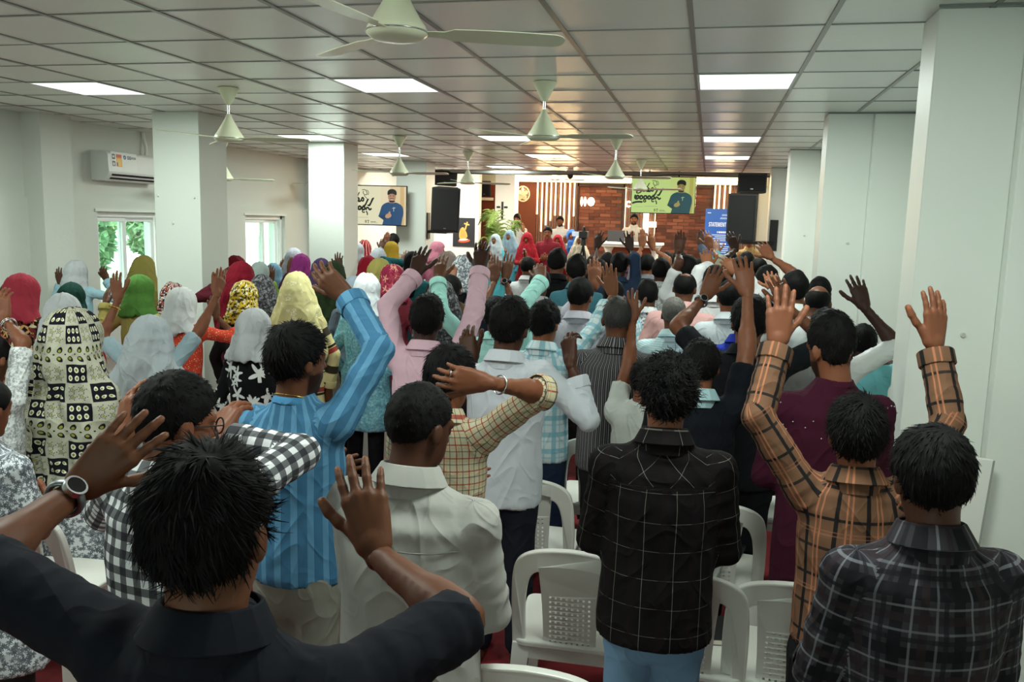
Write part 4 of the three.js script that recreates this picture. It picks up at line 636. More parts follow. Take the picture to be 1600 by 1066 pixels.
function person(label, px, py, D, o = {}) {
  const id = ++serial, R = rng(id * 97 + 5), tier = o.tier ?? (D < 2.7 ? 0 : D < 5.3 ? 1 : D < 8 ? 2 : 3), C = TIER[tier], fem = !!o.f, w = o.w ?? 1;
  const P = at(px, py, D), y0 = o.y0 ?? 0, H = P.y - y0, hst = { ...(HAIRS[o.hair || 'short']), ...(o.hs || {}) }, s = H / (o.scarf ? 1.748 : 1.731 + (o.hair === 'bald' ? 0 : hst.top + hst.t * .6 + (hst.tufts ? .004 : 0)));
  const yaw = ((o.yaw ?? (R() - .5) * 14)) * Math.PI / 180;
  const t = thing('person', label, 'person', [P.x, y0, P.z], yaw, o.group || (y0 ? 'people on the stage' : 'standing congregation')); t.scale.setScalar(s);
  const inv = p => p.clone().sub(V(P.x, y0, P.z)).applyAxisAngle(V(0, 1, 0), -yaw).divideScalar(s);
  const sw = (fem ? .152 : .178) * (w > 1 ? 1 + (w - 1) * .7 : w);
  const arms = {};
  for (const k of ['L', 'R']) {
    const sx = k === 'L' ? -1 : 1, a = o[k], S = V(sx * sw, 1.378, .0); let W, pole, fdir, n = V(0, 0, -1), pose = 'soft';
    if (Array.isArray(a)) { // [wrist x, y, extra depth, tip x, y, elbow x, y, pose, twist]
      W = inv(at(a[0], a[1], D + a[2])); const tip = inv(at(a[3], a[4], D + a[2])); pole = a[5] !== undefined && a[5] !== null ? inv(at(a[5], a[6], D + a[2] * .4)) : V(sx * .5, 1.3, .1);
      if (W.y > 1.45) { S.y += .04; S.x *= .95; }
      const r = solveArm(S, W, pole, .292, .262); arms[k] = r; fdir = tip.sub(W); const want = .19, l = fdir.length(); const side = V(0, 0, a[9] ?? -1).applyAxisAngle(V(0, 1, 0), 0); if (l < want) fdir.addScaledVector(side, Math.sqrt(want * want - l * l) * .8); fdir.normalize(); pose = a[7] || 'open'; r.tw = a[8] || 0;
    } else {
      const p = a || o.pose || 'down';
      if (p === 'down') { W = V(sx * (sw + .07), .86, -.06); pole = V(sx * .5, 1.1, o.scarf?.long ? -.1 : .2); fdir = V(-sx * .05, -1, -.15); n = V(-sx, 0, -.2); }
      else if (p === 'front') { W = V(sx * .085, 1.1, -.25 - (w - 1) * .2); pole = V(sx * (o.out ?? .42), .85, .16); fdir = V(-sx * .6, .3, -.4); n = V(-sx * .3, 0, 1); }
      else if (p === 'pray') { W = V(sx * .045, 1.2, -.24); pole = V(sx * .7, .95, .0); fdir = V(-sx * .12, 1, -.25); n = V(-sx, 0, 0); }
      else { W = V(sx * .05, 1.22, -.22); pole = V(sx * .6, .95, 0); fdir = V(-sx * .3, .8, -.2); n = V(-sx * .5, 0, 1); pose = 'grip'; }
      arms[k] = solveArm(S, W, pole, .292, .262); fdir.normalize(); arms[k].tw = 0;
    }
    arms[k].f = fdir; arms[k].n = n; arms[k].pose = pose; arms[k].sx = sx;
  }
  const hb = V(0, 1.482, fem ? .0 : .002), bow = (o.bow ?? 6 + R() * 8) * Math.PI / 180, hy = ((o.turn ?? (R() - .5) * 16)) * Math.PI / 180, hr = (o.roll ?? (R() - .5) * 8) * Math.PI / 180;
  const hm = new THREE.Matrix4().makeTranslation(0, 1.5, .022).multiply(new THREE.Matrix4().makeRotationFromEuler(new THREE.Euler(-bow, hy, hr, 'YXZ'))).multiply(new THREE.Matrix4().makeTranslation(0, .0, -.022));
  // body
  const torso = loft(fem ? [[.8, .15 * w, .1], [.92, .165 * w, .11], [1.06, .12 * w, .09], [1.25, .135 * w, .1], [1.37, .135, .085], [1.43, .085, .065], [1.47, .05, .052, .012]] : [[.8, .14 * w, .1 * w], [.92, .155 * w, .11 * w], [1.06, .14 * w, .1 * w], [1.25, .155 * w, .11 * w], [1.37, .155 * w, .095 * w], [1.43, .1, .075], [1.47, .06, .06, .012]]);
  const neck = cap(0, 1.42, .022, 0, 1.55, .012, .056, .05), limb = [], th = fem ? .86 : 1;
  for (const k of ['L', 'R']) { const a = arms[k]; limb.push(capv(a.S, a.E, .05 * th, .041 * th), capv(a.E, a.W, .042 * th, .0265 * th), capv(V(0, 1.41, 0), a.S, .045, .05 * th)); a.mid = a.E.clone().lerp(a.W, .3); limb.push(capv(a.E.clone().lerp(a.W, .12), a.mid, .043 * th, .042 * th)); const fx = a.sx * .095; limb.push(cap(fx * .9, .86, 0, fx, .48, -.005, .07, .05), cap(fx, .48, -.005, fx, .07, .02, .05, .034), cap(fx, .035, .035, fx * 1.12, .025, -.15, .035, .026)); }
  const bodyF = (x, y, z) => { let d = torso(x, y, z); d = smin(d, neck(x, y, z), .025); for (const l of limb) d = smin(d, l(x, y, z), .018); return d; };
  const [lo, hi] = bounds([V(-.2 * w, .02, -.2), V(.2 * w, 1.56, .14), arms.L.E, arms.R.E, arms.L.W, arms.R.W, arms.L.S, arms.R.S], .06); lo[1] = -.03;
  const bg = toGeo(nets(bodyF, lo, hi, C.body)); bg.setAttribute('color', new THREE.BufferAttribute(new Float32Array(bg.attributes.position.count * 3).fill(1), 3));
  const parts = [bg, headGeo((fem ? 'f' : 'm') + (o.beard ? 'b' : ''), C.head).clone().applyMatrix4(hm)];
  for (const k of ['L', 'R']) {
    const a = arms[k], Y = a.f, Z = a.n.clone().negate(); Z.addScaledVector(Y, -Z.dot(Y)); if (Z.length() < .1) Z.set(0, 1, 0).addScaledVector(Y, -Y.y); Z.normalize().applyAxisAngle(Y, a.tw * Math.PI / 180 * a.sx); const X = Y.clone().cross(Z);
    const hs = (fem ? .93 : 1) * 1.09, mtx = new THREE.Matrix4().makeBasis(X.multiplyScalar(hs), Y.clone().multiplyScalar(hs), Z.multiplyScalar(hs)).setPosition(a.W.clone().addScaledVector(Y, .012));
    a.mtx = mtx; parts.push(handGeo(a.pose, C.hand)[k === 'L' ? 'l' : 'r'].clone().applyMatrix4(mtx));
  }
  for (const p of parts) for (const k of Object.keys(p.attributes)) if (!['position', 'normal', 'color'].includes(k)) p.deleteAttribute(k);
  mesh('body', mergeGeometries(parts), SKIN[o.sk ?? Math.floor(R() * 3)], t);
  // hair
  if (o.hair !== 'none') {
    const st = o.hair || (o.scarf ? 'under' : fem ? 'bun' : R() < .5 ? 'short' : 'thick'); let g;
    if (tier === 0 || o.hs) g = hairGeo({ ...HAIRS[st], ...(o.hs || {}) }, C.hair, id); else { const key = st + tier + (id % 3); g = HAIRC[key] ||= hairGeo({ ...HAIRS[st], ...(tier === 1 && !fem ? { tufts: 650, tl: .018, mess: .8, lift: .3, tw: .0016 } : {}) }, C.hair, id % 3 + 1); }
    const hmsh = mesh('hair', g, HAIRM[o.hc || 'black'], t); hmsh.applyMatrix4(hm);
  }
  // upper garment
  const hem = o.hem ?? (fem ? .5 : .8), lw = o.loose ?? 1, e = .016;
  const tr = fem ? [[hem, (.2 + (.9 - hem) * .08) * w, .155 * w], [.92, .19 * w, .135 * w], [1.07, .155 * w, .115 * w], [1.25, .162 * w, .125 * w], [1.37, .16 * w, .108], [1.43, .105, .082, .006], [1.462, .07, .07, .012]] : [[hem, .178 * w * lw, .133 * w], [.95, .174 * w * lw, .132 * w], [1.1, .17 * w * lw, .128 * w], [1.26, .18 * w, .133 * w], [1.36, .178 * w, .122 * w], [1.42, .132 * w, .1, .004], [1.455, .09, .086, .01], [1.505, .069, .07, .016]];
  const tl = loft(tr), sl = o.sl ?? 2, sleeves = [], segs = [round(.165 * w, tl)], cuffs = [];
  if (o.yoke) { const y = segs[0]; segs[0] = { ...y, uv: (x, yy, z) => { const q = y.uv(x, yy, z); return yy > 1.335 ? [(q[0] + q[1]) * .707, (q[1] - q[0]) * .707] : q; } }; }
  const lz = o.sleeve ?? 1;
  for (const k of ['L', 'R']) {
    const a = arms[k]; sleeves.push(capv(V(0, 1.412, .004), a.S, .055, .054 * th + .004));
    const end = sl <= 1 ? a.S.clone().lerp(a.E, sl) : a.E.clone().lerp(a.W, Math.min(1, sl - 1)), dir = (sl <= 1 ? a.E.clone().sub(a.S) : a.W.clone().sub(a.E)).normalize(), last = sl <= 1 ? a.S : a.E;
    const r1 = (sl <= 1 ? .05 : .043 + (2 - sl) * .01) * th * lz + e * .7, c = capv(last, end, (sl <= 1 ? .053 : .047) * th * lz + e * .4, r1);
    if (sl > 1) { sleeves.push(capv(a.S, a.E, .053 * th * lz + e * .4, .047 * th * lz + e * .4)); segs.push(armSeg(a.S, a.E, .062, 0)); segs.push(armSeg(a.E, end, .055, .29)); } else segs.push(armSeg(a.S, end, .062, 0));
    sleeves.push((x, y, z) => Math.max(c(x, y, z), (x - end.x) * dir.x + (y - end.y) * dir.y + (z - end.z) * dir.z)); a.end = end; a.dir = dir; a.r1 = r1;
  }
  const per = sleeves.length / 2; const shirtF = (x, y, z) => { let d = tl(x, y, z); for (let g = 0; g < 2; g++) { let q = 9; for (let n = per - 1; n >= 0; n--) q = smin(q, sleeves[g * per + n](x, y, z), n ? .012 : .03); d = smin(d, q, .05); } return Math.max(d, hem - y); };
  const [l2, h2] = bounds([V(-.24 * w, hem + .05, -.19 * w), V(.24 * w, 1.5, .19 * w), arms.L.S, arms.R.S, arms.L.end, arms.R.end, sl > 1 ? arms.L.E : arms.L.end, sl > 1 ? arms.R.E : arms.R.end], .1);
  const mat = cloth(o.top || '#ccc'), topG = dress(nets(shirtF, l2, h2, C.shirt), segs, tier < 3 ? (o.fold ?? 1) : 0, id * 1.31);
  const shirt = mesh(o.tn || (fem ? 'dress' : hem < .7 ? 'kurta' : 'shirt'), topG, mat, t);
  if (sl > 1 && o.cuff !== 0 && tier < 3) for (const k of ['L', 'R']) { const a = arms[k], q = new THREE.LatheGeometry([[a.r1 + .001, 0], [a.r1 + .005, .003], [a.r1 + .005, .05], [a.r1, .055]].map(v => new THREE.Vector2(...v)), 20); q.attributes.uv.array.forEach((v, i, A) => { A[i] = i % 2 ? v * .055 : v * .28; }); q.applyQuaternion(new THREE.Quaternion().setFromUnitVectors(V(0, 1, 0), a.dir)); const ce = a.end.clone().addScaledVector(a.dir, -.052); q.translate(ce.x, ce.y, ce.z); mesh('cuff', q, o.cuffM ? cloth(o.cuffM) : mat, shirt); }
  if (!fem && o.col !== 0) {
    const tee = o.col === 2, pts = tee ? [[.074, -.012], [.076, -.004], [.07, .012], [.064, .014]] : [[.084, -.05], [.088, -.012], [.099, -.017], [.102, -.012], [.077, .036], [.072, .039], [.068, .034], [.066, -.045]];
    const g = new THREE.LatheGeometry(pts.map(v => new THREE.Vector2(...v)), 40); g.attributes.uv.array.forEach((v, i, A) => { A[i] = i % 2 ? v * .09 : v * .5; });
    g.scale(w > 1.1 ? 1.08 : 1, 1, 1.02).rotateX(-.2).translate(0, 1.478, .014); mesh(tee ? 'neckband' : 'collar', g, o.colM ? cloth(o.colM) : mat, shirt);
  }
  // lower garment
  const lg = []; for (const sx of [-1, 1]) lg.push(cap(sx * .075, .84, .005, sx * .09, .46, -.003, .092 * Math.max(1, w * .95), .07), cap(sx * .09, .46, -.003, sx * .096, .05, .012, .07, .058));
  const hips = loft([[.72, .16 * w, .1 * w], [.86, .168 * w, .122 * w], [1.0, .155 * w, .112 * w]]);
  const legF = (x, y, z) => { let d = hips(x, y, z); d = smin(d, Math.min(lg[0](x, y, z), lg[1](x, y, z)), .03); d = smin(d, Math.min(lg[2](x, y, z), lg[3](x, y, z)), .03); return Math.max(d, .06 - y); };
  mesh(fem ? 'leggings' : 'trousers', dress(nets(legF, [-.26 * w, .02, -.19 * w], [.26 * w, 1.03, .2 * w], C.legs), [round(.15, hips)], tier < 2 ? .7 : 0, id), cloth(o.bot || ['#17181c', '#20242e', '#2a2623', '#1b1b1d'][id % 4]), t);
  // scarf over the head
  if (o.scarf) {
    const q = o.scarf, long = q.long || 0, bulk = q.w ?? 1, db = 1 + (bulk - 1) * .45, low = long ? 1.43 - long : 1.4;
    const rows = long ? [[low, .2 * bulk, .15, .02], [1.15, .215 * bulk, .16, .015], [1.34, .2 * bulk, .145, .01], [1.43, .178 * db, .14, .014], [1.53, .142 * db, .13, .012], [1.6, .115 * db, .12, .01]]
      : [[low, .16 * bulk, .132, .02], [1.44, .14 * bulk, .125, .018], [1.48, .124, .118, .016], [1.54, .108, .112, .012]];
    const lf = loft(rows), im = hm.clone().invert().elements, dome = ell(0, .128, .012, .1 * db, .118, .122 * db), drape = cap(0, .1, .05, 0, -.05, .06, .085, .085), face = ell(0, .09, -.125, .062, .085, .07), chest = ell(0, 1.3, -.22, .1, .2, .1);
    const sf = (x, y, z) => { const hx = im[0] * x + im[4] * y + im[8] * z + im[12], hy2 = im[1] * x + im[5] * y + im[9] * z + im[13], hz = im[2] * x + im[6] * y + im[10] * z + im[14]; const d = smin(smin(dome(hx, hy2, hz), drape(hx, hy2, hz), .03), lf(x, y, z), .06); return Math.max(d, -face(hx, hy2, hz), long ? -1 : -chest(x, y, z), low - y); };
    const n = nets(sf, [-.28 * bulk, low - .03, -.22], [.28 * bulk, 1.77, .24], C.scarf), g0 = toGeo(n), N = g0.attributes.normal.array;
    for (let i = 0; i < n.pos.length; i += 3) { const x = n.pos[i], y = n.pos[i + 1], z = n.pos[i + 2], th2 = Math.atan2(x, z), dn = Math.max(0, Math.min(1, (1.62 - y) / .25)), v = (.012 * noise(th2 * 2.2 + id * 2, y * 2.5, id) + .01 * noise(th2 * 3.5 - y * 9, y * 3 + id, id * 2) * Math.max(0, Math.min(1, (1.72 - y) / .12)) + .011 * dn * Math.sin(th2 * 9 + noise(th2 * 2, y * 5, id) * 5) + .004 * noise(th2 * 7, y * 14, id * 3)) * (q.fold ?? 1); for (let k = 0; k < 3; k++) n.pos[i + k] += N[i + k] * v; }
    mesh('headscarf', dress(n, [round(.13 * bulk, lf)], 0, id), cloth(q.c), t);
  }
  const onArm = (a, d) => { const Y = a.W.clone().sub(a.E).normalize(), Z = V(0, 0, 1).transformDirection(a.mtx); Z.addScaledVector(Y, -Z.dot(Y)).normalize(); return new THREE.Matrix4().makeBasis(Y.clone().cross(Z), Y, Z).setPosition(a.W.clone().addScaledVector(Y, -d)); };
  for (const x of o.extra || []) {
    if (x.k === 'sequins') { const p = topG.attributes.position, q = topG.attributes.normal, gs = []; for (let n = 0; n < 4000 && gs.length < 16; n++) { const i = Math.floor(R() * p.count); if (p.getY(i) > 1.28 && p.getY(i) < 1.43 && q.getZ(i) > .35 && Math.abs(p.getX(i)) > .07) gs.push(new THREE.OctahedronGeometry(.0035).translate(p.getX(i) + q.getX(i) * .002, p.getY(i), p.getZ(i) + q.getZ(i) * .003)); } const sq = mesh('sequins', merge(gs), std('#f2f2f2', .2, { metalness: .6 }), shirt); sq.userData.kind = 'stuff'; }
    if (x.k === 'watch') { const a = arms[x.a], m = onArm(a, .03), g = new THREE.TorusGeometry(.034, .006, 8, 28).rotateX(Math.PI / 2).scale(1, 1.7, 1).applyMatrix4(m), wt = mesh('wristwatch', g, x.m || M.steel, t); mesh('watch_case', cyl(.022, .022, .013, 28).rotateX(Math.PI / 2).translate(0, 0, .037).applyMatrix4(m), M.chrome, wt); mesh('watch_dial', cyl(.0175, .0175, .002, 28).rotateX(Math.PI / 2).translate(0, 0, .0435).applyMatrix4(m), M.blackGloss, wt); }
    if (x.k === 'bangle') { const a = arms[x.a]; for (const q of x.n === 2 ? [0, .014] : [0]) mesh('bangle', new THREE.TorusGeometry(.0345, .0034, 8, 28).rotateX(Math.PI / 2).applyMatrix4(onArm(a, .05 + q)), x.m || M.chrome, t); }
    if (x.k === 'ring') { const a = arms[x.a]; mesh('ring', new THREE.TorusGeometry(.0105, .0022, 6, 18).rotateX(Math.PI / 2).translate(-.013 * a.sx * -1, .118, -.003).applyMatrix4(a.mtx), M.chrome, t); }
    if (x.k === 'glasses') { const gs = [-1, 1].map(q => new THREE.TorusGeometry(.021, .0022, 6, 22).translate(q * .031, .12, -.1)).concat([tubeBetween(V(-.01, .124, -.101), V(.01, .124, -.101), .002), tubeBetween(V(.05, .124, -.1), V(.083, .118, .01), .002), tubeBetween(V(-.05, .124, -.1), V(-.083, .118, .01), .002)]); mesh('glasses', merge(gs).applyMatrix4(hm), M.black, t); }
    if (x.k === 'chain') mesh('neck_chain', new THREE.TorusGeometry(.069, .0016, 5, 40).rotateX(Math.PI / 2 - .35).translate(0, 1.49, .012), std('#d9b45a', .3, { metalness: 1 }), t);
    if (x.k === 'mic') { const a = arms[x.a], g = new THREE.LatheGeometry([[0, -.1], [.011, -.1], [.013, .06], [.022, .075], [.022, .1], [0, .115]].map(v => new THREE.Vector2(...v)), 14).rotateX(-.3); t.updateMatrixWorld(true); const wp = t.localToWorld(V(a.W.x - a.sx * .03, a.W.y + .06, a.W.z - .05)), mt = thing('microphone', 'black microphone held by the ' + x.who, 'microphone', [wp.x, wp.y, wp.z], yaw, 'handheld microphones'); mesh('handle', g, M.black, mt); mesh('grille', new THREE.SphereGeometry(.024, 14, 10).translate(0, .09, 0).rotateX(-.3), M.steel, mt); }
    if (x.k === 'yokeseam') mesh('yoke_seam', tubeThrough([-.17, -.1, 0, .1, .17].map(q => V(q * w, x.y, .128 * w * Math.sqrt(Math.max(0, 1 - (q / .185) ** 2)) + .004)), .0022, 30, 5), mat, shirt);
  }
  return t;
}
// ---------------------------------------------------------------- the congregation: men
const messy = { tufts: 4000, tl: .03, tw: .0013, mess: .7, lift: .14, t: .011, top: .02, amp: .012, fr: 17, nape: -.012 };
person('man in navy shirt nearest the camera, both hands raised, steel watch', 328, 684, 1.2, { yaw: 2, turn: 4, bow: 4, sk: 1, hair: 'thick', hs: messy, top: '#15171e', sl: 1, col: 1, w: 1.02, L: [116, 768, .4, 222, 660, -40, 880, 'open', -10], R: [590, 868, .42, 540, 736, 700, 1010, 'open', 15], extra: [{ k: 'watch', a: 'L' }] });
person('heavy man in plain white shirt with bowed head', 645, 592, 2.15, { yaw: -10, turn: -18, bow: 16, sk: 2, hair: 'crop', hs: { tufts: 1300, tl: .009, tw: .0011, mess: .7, lift: .32, t: .006, top: .014, nape: .02, amp: .003, fr: 60 }, top: '#b0afa9', w: 1.2, pose: 'front', hem: .82, bot: '#26262a', extra: [{ k: 'yokeseam', y: 1.32 }] });
person('man in black and white gingham shirt wearing glasses', 258, 573, 2.05, { yaw: -8, turn: -24, bow: 12, sk: 0, hair: 'crop', hs: { tufts: 1400, tl: .012, tw: .0012, lift: .3, t: .009, top: .018, amp: .0035, fr: 60, mess: .7 }, top: 'gingham', L: [192, 690, .22, 202, 590, 150, 960, 'soft'], R: [335, 690, .25, 320, 640, 458, 748, 'soft'], sl: 1.8, extra: [{ k: 'glasses' }] });
person('man in blue striped jersey with one arm bent over his head', 462, 497, 2.8, { yaw: -8, turn: -22, bow: 2, sk: 1, beard: 1, hair: 'thick', hs: { tufts: 1500, tl: .026, tw: .0013, mess: .55, lift: .2, t: .014, top: .024, amp: .007 }, top: 'bluestripe', col: 2, colM: '#4a86b0', R: [548, 468, .2, 488, 414, 640, 505, 'soft', 0, .3], L: 'front', bot: '#8d8b80', hem: .84, tn: 'jersey', extra: [{ k: 'chain' }] });
person('man in cream and red check shirt holding the back of his head', 695, 532, 2.95, { yaw: -6, turn: -10, bow: 12, sk: 0, hair: 'thick', hs: { tufts: 1200, tl: .022, mess: .6 }, top: 'redcheck', sl: 1.12, w: .98, R: [765, 598, -.24, 704, 588, 872, 596, 'soft', 0, .2], L: 'front', bot: '#34353a', hem: .82, extra: [{ k: 'bangle', a: 'R' }, { k: 'ring', a: 'R' }] });
person('man in white shirt with clenched hand raised at centre', 794, 460, 3.7, { yaw: -4, sk: 2, hair: 'thick', top: '#cfd3da', w: 1.02, R: [892, 570, .05, 880, 513, 918, 640, 'cup', -30], L: [738, 566, .25, 718, 512, 690, 620, 'soft'], hem: .8, sl: 1.75, bot: '#1a1d27' });
person('man in pale blue plaid shirt with arm stretched up', 851, 467, 4.6, { yaw: -8, sk: 3, hair: 'thick', top: 'lbplaid', sl: 1.7, R: [958, 462, .25, 946, 392, 918, 532, 'open'], L: 'front', bot: '#26324a' });
person('man in pink shirt with both arms raised', 666, 457, 4.2, { yaw: 0, sk: 4, hair: 'thick', top: '#e0b8c6', L: [647, 432, .3, 655, 386, 600, 500, 'open'], R: [750, 424, .3, 748, 378, 756, 510, 'open'] });
person('man in mint shirt with arms raised behind the pink shirt', 778, 462, 5.0, { sk: 1, hair: 'short', top: '#aee6dc', w: 1.08, L: [684, 440, .2, 686, 400, 704, 500, 'open'], R: [846, 440, .2, 838, 410, 826, 486, 'soft'] });
person('man in navy shirt whose raised hand wears a dark watch', 800, 470, 5.5, { sk: 1, top: '#262b3c', sl: .8, L: [772, 440, .2, 770, 395, 760, 500, 'tight'], R: [790, 436, .2, 797, 390, 812, 500, 'open'], extra: [{ k: 'watch', a: 'R', m: M.black }] });
person('man in dark pinstripe shirt with cropped grey head', 968, 462, 4.3, { sk: 1, hair: 'crop', hc: 'salt', top: 'pin', w: 1.14, pose: 'front' });
person('man in black windowpane shirt and light jeans', 1045, 548, 2.6, { yaw: 4, turn: 6, bow: 6, sk: 0, hair: 'curly', hs: { tufts: 2200, tl: .018, mess: 1.5, lift: .7, curl: 1, amp: .009, nape: .01 }, top: 'windowpane', yoke: 1, w: 1.04, pose: 'front', hem: .78, loose: 1.06, bot: '#6f8fae|denim' });
person('young man in dark polo with pale collar, arm straight up', 1095, 527, 3.5, { yaw: 8, sk: 0, hair: 'short', top: '#10131a', colM: '#a9c8ce', sl: .75, R: [1168, 462, .15, 1162, 402, 1172, 575, 'open'], L: 'front', bot: '#c9cac6' });
person('man in black shirt with wristwatch hand raised', 1172, 458, 4.05, { yaw: 0, sk: 0, hair: 'thick', top: '#15171b', sl: .8, L: [1100, 466, .4, 1124, 416, 1080, 545, 'open'], R: [1234, 484, .15, 1206, 424, 1262, 545, 'soft'], extra: [{ k: 'watch', a: 'L' }, { k: 'ring', a: 'R' }], bot: '#101114', w: 1.04 });
person('man in white tee, bare arm raised behind the windowpane shirt', 1008, 560, 4.0, { sk: 0, hair: 'short', top: '#d3d6cf', sl: .55, col: 2, L: [996, 466, .35, 990, 398, 1000, 570, 'open'] });
person('man in brown plaid shirt with both hands lifted high', 1346, 612, 2.45, { yaw: 3, bow: -4, turn: 0, sk: 0, hair: 'short', hs: { tufts: 2000, tl: .022, mess: .8, lift: .35, t: .014, top: .018 }, top: 'brownplaid', w: .92, sl: 1.96, L: [1214, 540, .12, 1222, 449, 1182, 655, 'open', 0], R: [1460, 545, .12, 1464, 451, 1494, 648, 'open', 25], bot: '#141416', hem: .9 });
person('man in dark grey plaid shirt at the near right corner', 1468, 660, 1.85, { yaw: 14, turn: -6, bow: 8, sk: 2, hair: 'short', hs: { tufts: 2400, tl: .02, mess: .45, lift: .15, t: .013, top: .014 }, top: 'greyplaid', w: 1.06, pose: 'front', sl: 1.3, bot: '#1a1a1c' });
person('man in maroon kurta with sequins on his shoulder', 1312, 480, 3.2, { yaw: 12, turn: 18, bow: 10, sk: 0, beard: 1, hair: 'quiff', hs: { tufts: 900, tl: .016, t: .006, top: .045, mess: .8 }, top: '#3a0f22', col: 2, hem: .5, w: 1.08, pose: 'front', bot: '#15141a', extra: [{ k: 'sequins' }] });
person('man in glossy white shirt raising a hand beside the column', 1290, 480, 4.3, { sk: 4, hair: 'short', top: '#d9dbdb|satin', sl: 1.05, R: [1352, 482, .1, 1338, 434, 1372, 560, 'open'], L: 'front' });
person('man in cyan shirt mostly hidden by the maroon kurta', 1350, 505, 4.85, { sk: 4, hair: 'short', top: '#7cc6cf', sl: .9, R: [1352, 556, .3, 1330, 520, 1398, 580, 'soft'], L: 'front' });
person('bald man with a dark fringe of hair', 1279, 445, 5.3, { sk: 1, hair: 'bald', top: '#b9bcba', bow: 14 });
person('man with thick hair and white collar near the columns', 1248, 421, 6.0, { sk: 0, hair: 'thick', top: '#d5d7d5', turn: 25 });
person('man with short hair just right of the white collar', 1284, 431, 6.45, { sk: 2, hair: 'short', top: '#6c7078' });
person('grey haired man in pale striped shirt', 1054, 462, 5.3, { sk: 1, hair: 'crop', hs: { t: .008, top: .012, amp: .003, fr: 70, tufts: 900, tl: .012, lift: .25 }, hc: 'grey', top: 'paleline', bow: 10, w: 1.05 });
person('man with a bald spot in pink shirt', 1070, 424, 6.0, { sk: 1, hair: 'spot', top: '#d0a29e', w: 1.15, bow: 14 });
person('man in white leaf print shirt', 1015, 434, 6.6, { sk: 2, hair: 'thick', top: 'speckle', w: 1.08 });
person('man in royal blue shirt behind the wristwatch', 1166, 462, 4.8, { sk: 2, hair: 'short', top: '#23369c', w: 1.2 });
person('man in black jacket standing near the stage', 871, 386, 8.0, { sk: 1, hair: 'thick', top: '#0d0d10', w: 1.12 });
person('man in pale grey shirt seen between raised hands', 842, 418, 6.6, { sk: 2, hair: 'short', top: '#8f9094', w: 1.25 });
person('man in lavender white shirt with upright palm', 905, 432, 5.5, { sk: 0, hair: 'short', top: '#c3bfcb', sl: 1.4, turn: -18, R: [930, 448, .2, 930, 395, 922, 500, 'tight'] });
person('man with dark hair and teal collar under the video camera', 904, 396, 7.3, { sk: 0, hair: 'thick', top: '#3f6f7d' });
person('man in white shirt with black hair before the brick wall', 1077, 397, 7.0, { sk: 2, hair: 'short', top: '#d2d2d2', sl: .8, L: [1060, 396, .2, 1062, 362, 1052, 428, 'tight'] });
person('man in white shirt with forearms crossed above his head', 1116, 413, 6.3, { sk: 3, hair: 'short', top: '#cfcfcf', R: [1152, 428, .2, 1132, 402, 1166, 462, 'soft'], L: [1106, 420, .3, 1104, 390, 1088, 450, 'open'] });
person('man in check white shirt with cropped dark hair', 1034, 402, 7.9, { sk: 2, hair: 'short', top: 'lace' });
person('man in denim shirt with raised arm before the pulpit', 968, 392, 8.2, { sk: 4, hair: 'thick', top: '#2c3a52', sl: 1.2, R: [985, 392, .2, 982, 362, 990, 424, 'open'] });
person('man in grey shirt whose hand crosses the pulpit', 1012, 396, 9.2, { sk: 3, hair: 'short', top: '#77777c', sl: .8, R: [1020, 388, .2, 1016, 360, 1032, 416, 'open'], L: [1003, 386, .2, 1002, 358, 994, 412, 'tight'] });
person('man in black tee lifting one hand by the brick wall', 936, 404, 8.6, { sk: 4, hair: 'short', top: '#17171a', sl: .7, L: [932, 388, .2, 938, 356, 926, 420, 'open'] });
person('man in white tee with arm up beneath the banner', 1096, 402, 8.4, { sk: 3, hair: 'short', top: '#cfd0d2', sl: .7, R: [1110, 388, .2, 1104, 361, 1118, 418, 'open'] });
person('man in teal shirt with a slim raised hand', 1128, 400, 8.8, { sk: 1, hair: 'short', top: '#3b6a70', L: [1120, 398, .2, 1118, 374, 1112, 420, 'open'] });
person('man in cream shirt raising his hand to the loudspeaker', 1156, 400, 7.8, { sk: 4, hair: 'thick', top: '#c9c2a8', sl: 1.1, L: [1150, 390, .2, 1140, 365, 1128, 424, 'open'] });
person('man in dark shirt with a bent arm beside the columns', 1200, 413, 6.4, { sk: 0, hair: 'thick', top: '#1d1f25', sl: .8, R: [1205, 402, .2, 1190, 382, 1228, 424, 'open'] });
person('man in light blue shirt at the far right end', 1188, 402, 8.7, { sk: 2, hair: 'short', top: '#9db7c8' });
person('man in brown shirt beneath the large loudspeaker', 1166, 392, 9.6, { sk: 1, hair: 'short', top: '#5b4436' });
person('man in khaki shirt facing the banner', 1142, 391, 10.4, { sk: 1, hair: 'short', top: '#7d7658' });
person('man in slate shirt before the right brick field', 1062, 390, 10.6, { sk: 2, hair: 'thick', top: '#4b5563', R: [1094, 384, .1, 1096, 361, 1092, 406, 'tight'] });
person('man in ivory shirt close to the pulpit', 1040, 392, 10.2, { sk: 1, hair: 'short', top: '#d5cfbd' });
person('man in plum shirt near the pulpit', 990, 392, 10.8, { sk: 2, hair: 'short', top: '#4d2c3d' });
person('man in olive shirt left of the pulpit', 948, 393, 10.0, { sk: 1, hair: 'short', top: '#5a5b3c' });
person('man in grey tee just right of the black jacket', 926, 398, 9.6, { sk: 2, hair: 'short', top: '#6f7278', sl: .7 });
person('man in white shirt below the singers', 825, 400, 9.4, { sk: 1, hair: 'short', top: '#c9cacb' });
person('man in check shirt between two raised palms', 960, 436, 6.4, { sk: 2, hair: 'short', top: 'lbplaid', sl: 1.2 });
person('man in charcoal shirt behind the grey haired man', 1098, 432, 7.7, { sk: 1, hair: 'short', top: '#3d3d42' });
